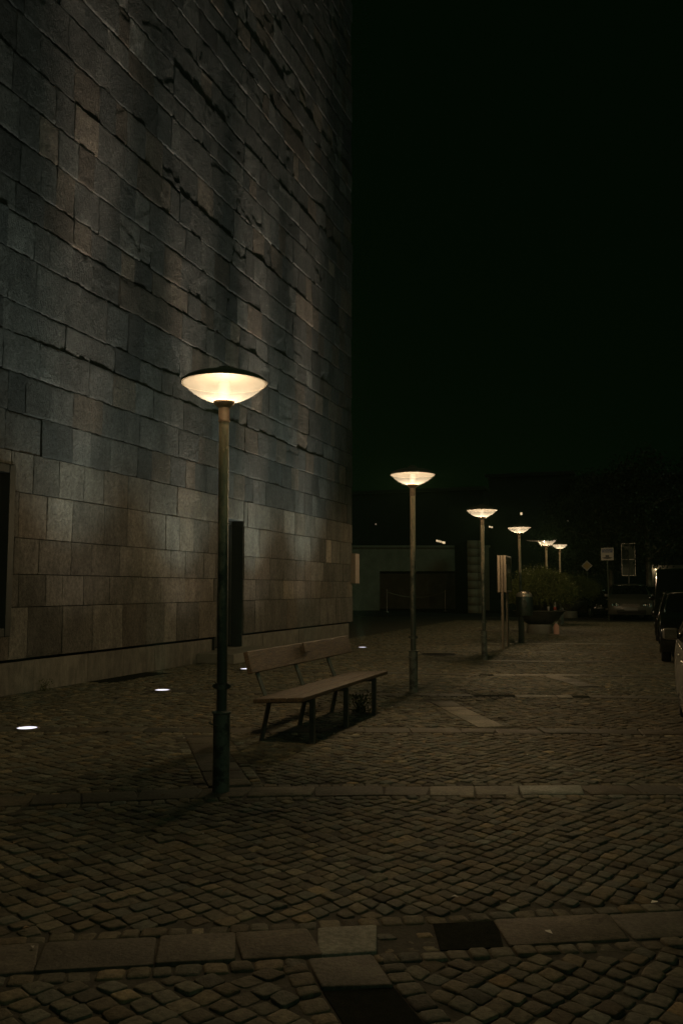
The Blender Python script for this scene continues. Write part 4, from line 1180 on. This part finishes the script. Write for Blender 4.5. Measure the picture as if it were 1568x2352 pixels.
def make_car(kind, paint, label, loc, rz, group=None, name='parked_car', scale=1.0):
    K = KINDS[kind]; W = K['W']; zb = K['zb']; r = K['r']
    Lh = max(abs(y) for y, z in K['top'])
    root = empty(name, loc, rz); root.scale = (scale, scale, scale)
    tag(root, label, 'van' if kind == 'van' else 'car', group)
    ra = r + 0.055
    prof = list(K['top'])
    for cy in (K['wb'][1], K['wb'][0]):
        a = math.degrees(math.asin((zb - r) / ra)) if abs(zb - r) < ra else 0
        prof += [(y, z) for y, z in arc(cy, r, ra, a, 180 - a, 12)]
    prof.append((K['top'][0][0] + .06, zb + .02))
    def tumble(z):
        t = max(0.0, (z - K['waist']) / (K['roof'] - K['waist']))
        return 1 - (0.10 if kind == 'van' else 0.20) * t - 0.02 * max(0, (0.45 - z)) 
    S = [-1, -.975, -.90, -.72, -.4, 0, .4, .72, .90, .975, 1]
    bm = bmesh.new(); rings = []
    zc = 0.6
    for s in S:
        a = abs(s)
        zin = 0.055 if a == 1 else (0.018 if a > .95 else (0.006 if a > .85 else 0))
        ring = []
        for (y, z) in prof:
            yy = y * (1 - 0.075 * a ** 3 * (abs(y) / Lh) ** 3) - math.copysign(zin * 0.6 * (abs(y) / Lh) ** 2, y)
            zz = z - (zin if z > K['waist'] * 0.85 else 0) * (1 if z < K['roof'] * .8 else 1.3)
            # gentle side crown so flanks catch a highlight
            bulge = 1 + 0.012 * math.sin(math.pi * min(1, max(0, (z - .2) / .8)))
            crown = 0.02 * (1 - s * s) if z > K['waist'] else 0
            ring.append(bm.verts.new((s * W * tumble(z) * bulge, yy, zz + crown)))
        rings.append(ring)
    n = len(prof)
    for A, B in zip(rings, rings[1:]):
        for i in range(n): bm.faces.new((A[i], A[(i + 1) % n], B[(i + 1) % n], B[i]))
    for ring in (rings[0], rings[-1]):
        f = bm.faces.new(ring)
    bmesh.ops.triangulate(bm, faces=[f for f in bm.faces if len(f.verts) > 4])
    obj('body', bm, paint, root, True, 38)
    def sidex(z): return W * tumble(z) * (1 + 0.012 * math.sin(math.pi * min(1, max(0, (z - .2) / .8))))
    for s in (-1, 1):
        for poly in K['sides']:
            bm = bmesh.new()
            v0 = [bm.verts.new((s * (sidex(z) + 0.004), y, z)) for y, z in poly]
            v1 = [bm.verts.new((s * (sidex(z) - 0.03), y, z)) for y, z in poly]
            m_ = len(poly)
            bm.faces.new(v0)
            for i in range(m_): bm.faces.new((v0[i], v0[(i + 1) % m_], v1[(i + 1) % m_], v1[i]))
            obj('side_window', bm, M['carglass'], root)
        # sill trim along the window line
        y0 = min(p[0] for poly in K['sides'] for p in poly); y1 = max(p[0] for poly in K['sides'] for p in poly)
        zt = min(p[1] for poly in K['sides'] for p in poly)
        bm = bmesh.new(); tube(bm, [(s * (sidex(zt - .03) + .002), y0 - .05, zt - .012), (s * (sidex(zt - .03) + .004), (y0 + y1) / 2, zt - .02), (s * (sidex(zt - .03) + .002), y1 + .05, zt - .03)], 0.009, 6); obj('window_trim', bm, M['chrome'], root, True)
        for yh in ([-.55, .38] if kind != 'van' else [-.2, .75]):
            bm = bmesh.new(); box(bm, (s * (sidex(K['waist'] - .13) + .012), yh - .35, K['waist'] - .10), (0.028, 0.17, 0.028), bevel=0.008); obj('door_handle', bm, M['chrome'] if kind != 'van' else M['plastic'], root)
        up_ = [p for poly in K['sides'] for p in poly if p[1] > zt + .12]; up_.sort()
        fr = max((p for poly in K['sides'] for p in poly), key=lambda p: p[0])
        if kind != 'van':
            pts_ = [(s * (sidex(z) + .008), y, z + .02) for y, z in up_] + [(s * (sidex(fr[1]) + .008), fr[0] + .02, fr[1] + .02)]
            bm = bmesh.new(); tube(bm, pts_, 0.009, 6); obj('window_trim', bm, M['chrome'], root, True)  # upper chrome line added to catch lamp glints
        ym = K['sides'][-1][1][0] - .12
        bm = bmesh.new(); box(bm, (s * (W + .075), ym, zt + .06), (0.17, 0.10, 0.13), bevel=0.035, seg=3); mr = obj('wing_mirror', bm, paint, root, True)
        bm = bmesh.new(); box(bm, (s * (W + .075), ym - .053, zt + .06), (0.13, 0.006, 0.095)); obj('mirror_glass', bm, M['chrome'], mr)
        # wheels
        for cy in K['wb']:
            x0 = s * (W - .205); x1 = s * (W - .012)
            bm = bmesh.new()
            pr = [(r * .62, x0), (r * .93, x0), (r * .995, x0 + s * .03), (r, x0 + s * .06), (r, x1 - s * .05), (r * .985, x1 - s * .02), (r * .92, x1), (r * .66, x1 - s * .004)]
            lathe(bm, pr, 36, (0, cy, r), 'X', caps=False); wh = obj('wheel', bm, M['rubber'], root, True, 45)
            bm = bmesh.new(); lathe(bm, [(0.0, x1 - s * .045), (r * .14, x1 - s * .03), (r * .18, x1 - s * .04)], 20, (0, cy, r), 'X', caps=False)
            lathe(bm, [(r * .60, x1 - s * .02), (r * .67, x1 - s * .006), (r * .68, x1 - s * .02), (r * .60, x1 - s * .10)], 32, (0, cy, r), 'X', caps=False)
            for k in range(5):
                a = k * 2 * math.pi / 5 + .3
                tube(bm, [(x1 - s * .045, cy + r * .12 * math.cos(a), r + r * .12 * math.sin(a)), (x1 - s * .03, cy + r * .62 * math.cos(a), r + r * .62 * math.sin(a))], [0.035, 0.024], 6)
            obj('rim', bm, M['rim'], wh, True, 45)
        # headlamp: two round reflectors behind a clear lens
        yf = max(y for y, z in prof); zh = .64 if kind != 'van' else .88
        hx = s * W * .70; hy = yf * (1 - 0.075 * .72 ** 3) - .045
        bm = bmesh.new(); box(bm, (hx, hy - .035, zh), (0.32, 0.16, 0.15), Matrix.Rotation(-s * R(14), 3, 'Z'), bevel=0.05, seg=3); hl = obj('headlight', bm, M['carglass'], root, True)
        for dx in (-.08, .075):
            bm = bmesh.new(); lathe(bm, [(0.0, hy + .045), (0.04, hy + .05), (0.062, hy + .072), (0.070, hy + .078), (0.072, hy + .06)], 20, (hx + dx, 0 - s * dx * .3, zh), 'Y', caps=False)
            obj('reflector', bm, M['chrome'], hl, True)
        yr = min(y for y, z in prof); zt2 = .78 if kind != 'van' else 1.0
        bm = bmesh.new(); box(bm, (s * W * .80, yr * .965 + .03, zt2), (0.24, 0.16, 0.22 if kind != 'van' else .5), Matrix.Rotation(s * R(10), 3, 'Z'), bevel=0.04, seg=3); obj('tail_light', bm, M['tail'], root, True)
    # windscreen and rear window
    for nm, ((ya, za), (yb, zb2)), ks in (('windscreen', K['ws'], .80), ('rear_window', K['rear'], .78)):
        bm = bmesh.new()
        d = Vector((0, yb - ya, zb2 - za)).normalized(); nn = Vector((0, -d.z, d.y)) if nm == 'rear_window' else Vector((0, d.z, -d.y))
        if nn.z < 0: nn = -nn
        def col(t, off):
            y = ya + (yb - ya) * t; z = za + (zb2 - za) * t
            out = []
            for q in (-1, -.6, -.2, .2, .6, 1):
                x = q * W * tumble(z) * .90
                bend = -0.05 * abs(q) ** 3 * (1 if nm == 'windscreen' else -1) * .6
                out.append(Vector((x, y + bend, z)) + nn * off + Vector((0, 0, 0.02 * (1 - q * q))))
            return out
        rows_ = [[bm.verts.new(p) for p in col(t, .012)] for t in (0.06, .35, .65, .95)]
        for a, b in zip(rows_, rows_[1:]):
            for i in range(5): bm.faces.new((a[i], a[i + 1], b[i + 1], b[i]))
        scr = obj(nm, bm, M['carglass'], root, True)
        if nm == 'windscreen' and kind != 'van':
            bm = bmesh.new()
            cs = [col(t, .016) for t in (0.0, .2, .4, .6, .8, 1.0)]
            tube(bm, [c_[0] for c_ in cs] + cs[-1] + [c_[-1] for c_ in cs[::-1]], 0.013, 6)
            obj('windscreen_glint_trim', bm, M['chrome'], scr, True)  # chrome edging added to give the windscreen edge its glints
    # front: grille bars, bumper line, plate; rear plate
    yf = max(y for y, z in prof)
    zg = .60 if kind != 'van' else .92
    bm = bmesh.new()
    for k in range(4): box(bm, (0, yf - .012, zg - .055 + k * .036), (0.66, 0.03, 0.014), bevel=0.003, seg=1)
    obj('grille', bm, M['chrome'], root)
    bm = bmesh.new(); box(bm, (0, yf - .005, .36 if kind != 'van' else .5), (1.1, 0.05, .12), bevel=0.015); obj('lower_intake', bm, M['plastic'], root)
    bm = bmesh.new(); box(bm, (0, yf + .012, .44 if kind != 'van' else .62), (0.52, 0.016, .11), bevel=0.004); obj('number_plate', bm, M['plate'], root)
    bm = bmesh.new(); box(bm, (0, min(y for y, z in prof) - .004, .62), (0.52, 0.016, .11), bevel=0.004); obj('number_plate', bm, M['plate'], root)
    if kind == 'van':
        for s in (-1, 1):
            bm = bmesh.new(); tube(bm, [(s * W * .78, -1.9, 2.10), (s * W * .78, -1.8, 2.165), (s * W * .78, .5, 2.165), (s * W * .78, .62, 2.10)], 0.016, 8); obj('roof_rail', bm, M['plastic'], root, True)
    return root
PI = math.pi
make_car('saloon', M['carsilver'], 'silver saloon car at the right edge, mostly out of the picture', (1.215, 9.85, 0), 0.0)
make_car('hatch', M['carblack'], 'shiny black hatchback facing us at the kerb beyond the silver car', (1.13, 20.9, 0), PI)
make_car('van', M['carblack'], 'tall black van with roof rails parked behind the black hatchback', (1.20, 28.6, 0), PI)
make_car('hatch', M['carwhite'], 'pale car with a light bonnet left of the other pale one, far down the street', (-0.78, 46.6, 0), PI + .05, 'cars parked far down the street', scale=1.18)
make_car('saloon', M['carwhite'], 'pale low car half hidden behind the van, far down the street', (0.35, 47.6, 0), PI + .05, 'cars parked far down the street', scale=1.15)
make_car('hatch', M['carblack'], 'dark car with glinting trim just right of the far shrub', (-2.55, 50.0, 0), PI + .4, 'cars parked far down the street')
make_car('saloon', M['cargrey'], 'dark grey car between the pale car and the dark one by the shrub', (-1.6, 51.5, 0), PI + .25, 'cars parked far down the street')

# ------------------------------------------------------------------ night sky and an added dim green fill sun
w = bpy.data.worlds.new('World'); scene.world = w; w.use_nodes = True
nt = w.node_tree; bg = nt.nodes['Background']
sky = nt.nodes.new('ShaderNodeTexSky'); sky.sky_type = 'NISHITA'; sky.sun_disc = False
sky.sun_elevation = R(3); sky.sun_rotation = R(200)
mx = nt.nodes.new('ShaderNodeMix'); mx.data_type = 'RGBA'; mx.blend_type = 'ADD'; mx.inputs['Factor'].default_value = 1
ml = nt.nodes.new('ShaderNodeMix'); ml.data_type = 'RGBA'; ml.blend_type = 'MULTIPLY'; ml.inputs['Factor'].default_value = 1
ml.inputs['B'].default_value = (0.00002, 0.00008, 0.00002, 1)
nt.links.new(sky.outputs[0], ml.inputs['A']); nt.links.new(ml.outputs['Result'], mx.inputs['A'])
mx.inputs['B'].default_value = (0.0005, 0.0021, 0.0005, 1)
nt.links.new(mx.outputs['Result'], bg.inputs['Color']); bg.inputs['Strength'].default_value = 1.0
sd = bpy.data.lights.new('fill_sun', 'SUN'); sd.energy = 0.09; sd.angle = R(20); sd.color = (0.68, 1.0, 0.62)  # greenish fill added to lift the shadows and the wall
so = bpy.data.objects.new('fill_sun', sd); so.rotation_euler = (R(62), 0, R(55)); link(so)

# ------------------------------------------------------------------ thin green haze added for lamp halos and lifted blacks
bm = bmesh.new(); box(bm, (-9, 60, 14.5), (90, 150, 31.2))
hz = tag(obj('haze', bm, M['soil']), kind='stuff')
hm = bpy.data.materials.new('glow_haze'); hm.use_nodes = True; hn = hm.node_tree; hn.nodes.clear()
ho = hn.nodes.new('ShaderNodeOutputMaterial'); hv = hn.nodes.new('ShaderNodeVolumePrincipled')
hv.inputs['Color'].default_value = (0.50, 0.95, 0.60, 1); hv.inputs['Density'].default_value = 0.00032; hv.inputs['Anisotropy'].default_value = 0.55
hn.links.new(hv.outputs[0], ho.inputs['Volume']); hz.data.materials.clear(); hz.data.materials.append(hm)

# ------------------------------------------------------------------ render settings
scene.render.engine = 'CYCLES'
scene.view_settings.view_transform = 'Standard'; scene.view_settings.look = 'None'
scene.view_settings.exposure = 0.0; scene.view_settings.gamma = 1.0
scene.cycles.use_denoising = True
try: scene.cycles.denoiser = 'OPENIMAGEDENOISE'
except Exception: pass
scene.cycles.max_bounces = 6; scene.cycles.transparent_max_bounces = 12
scene.cycles.sample_clamp_indirect = 3.0
scene.cycles.caustics_reflective = False; scene.cycles.caustics_refractive = False
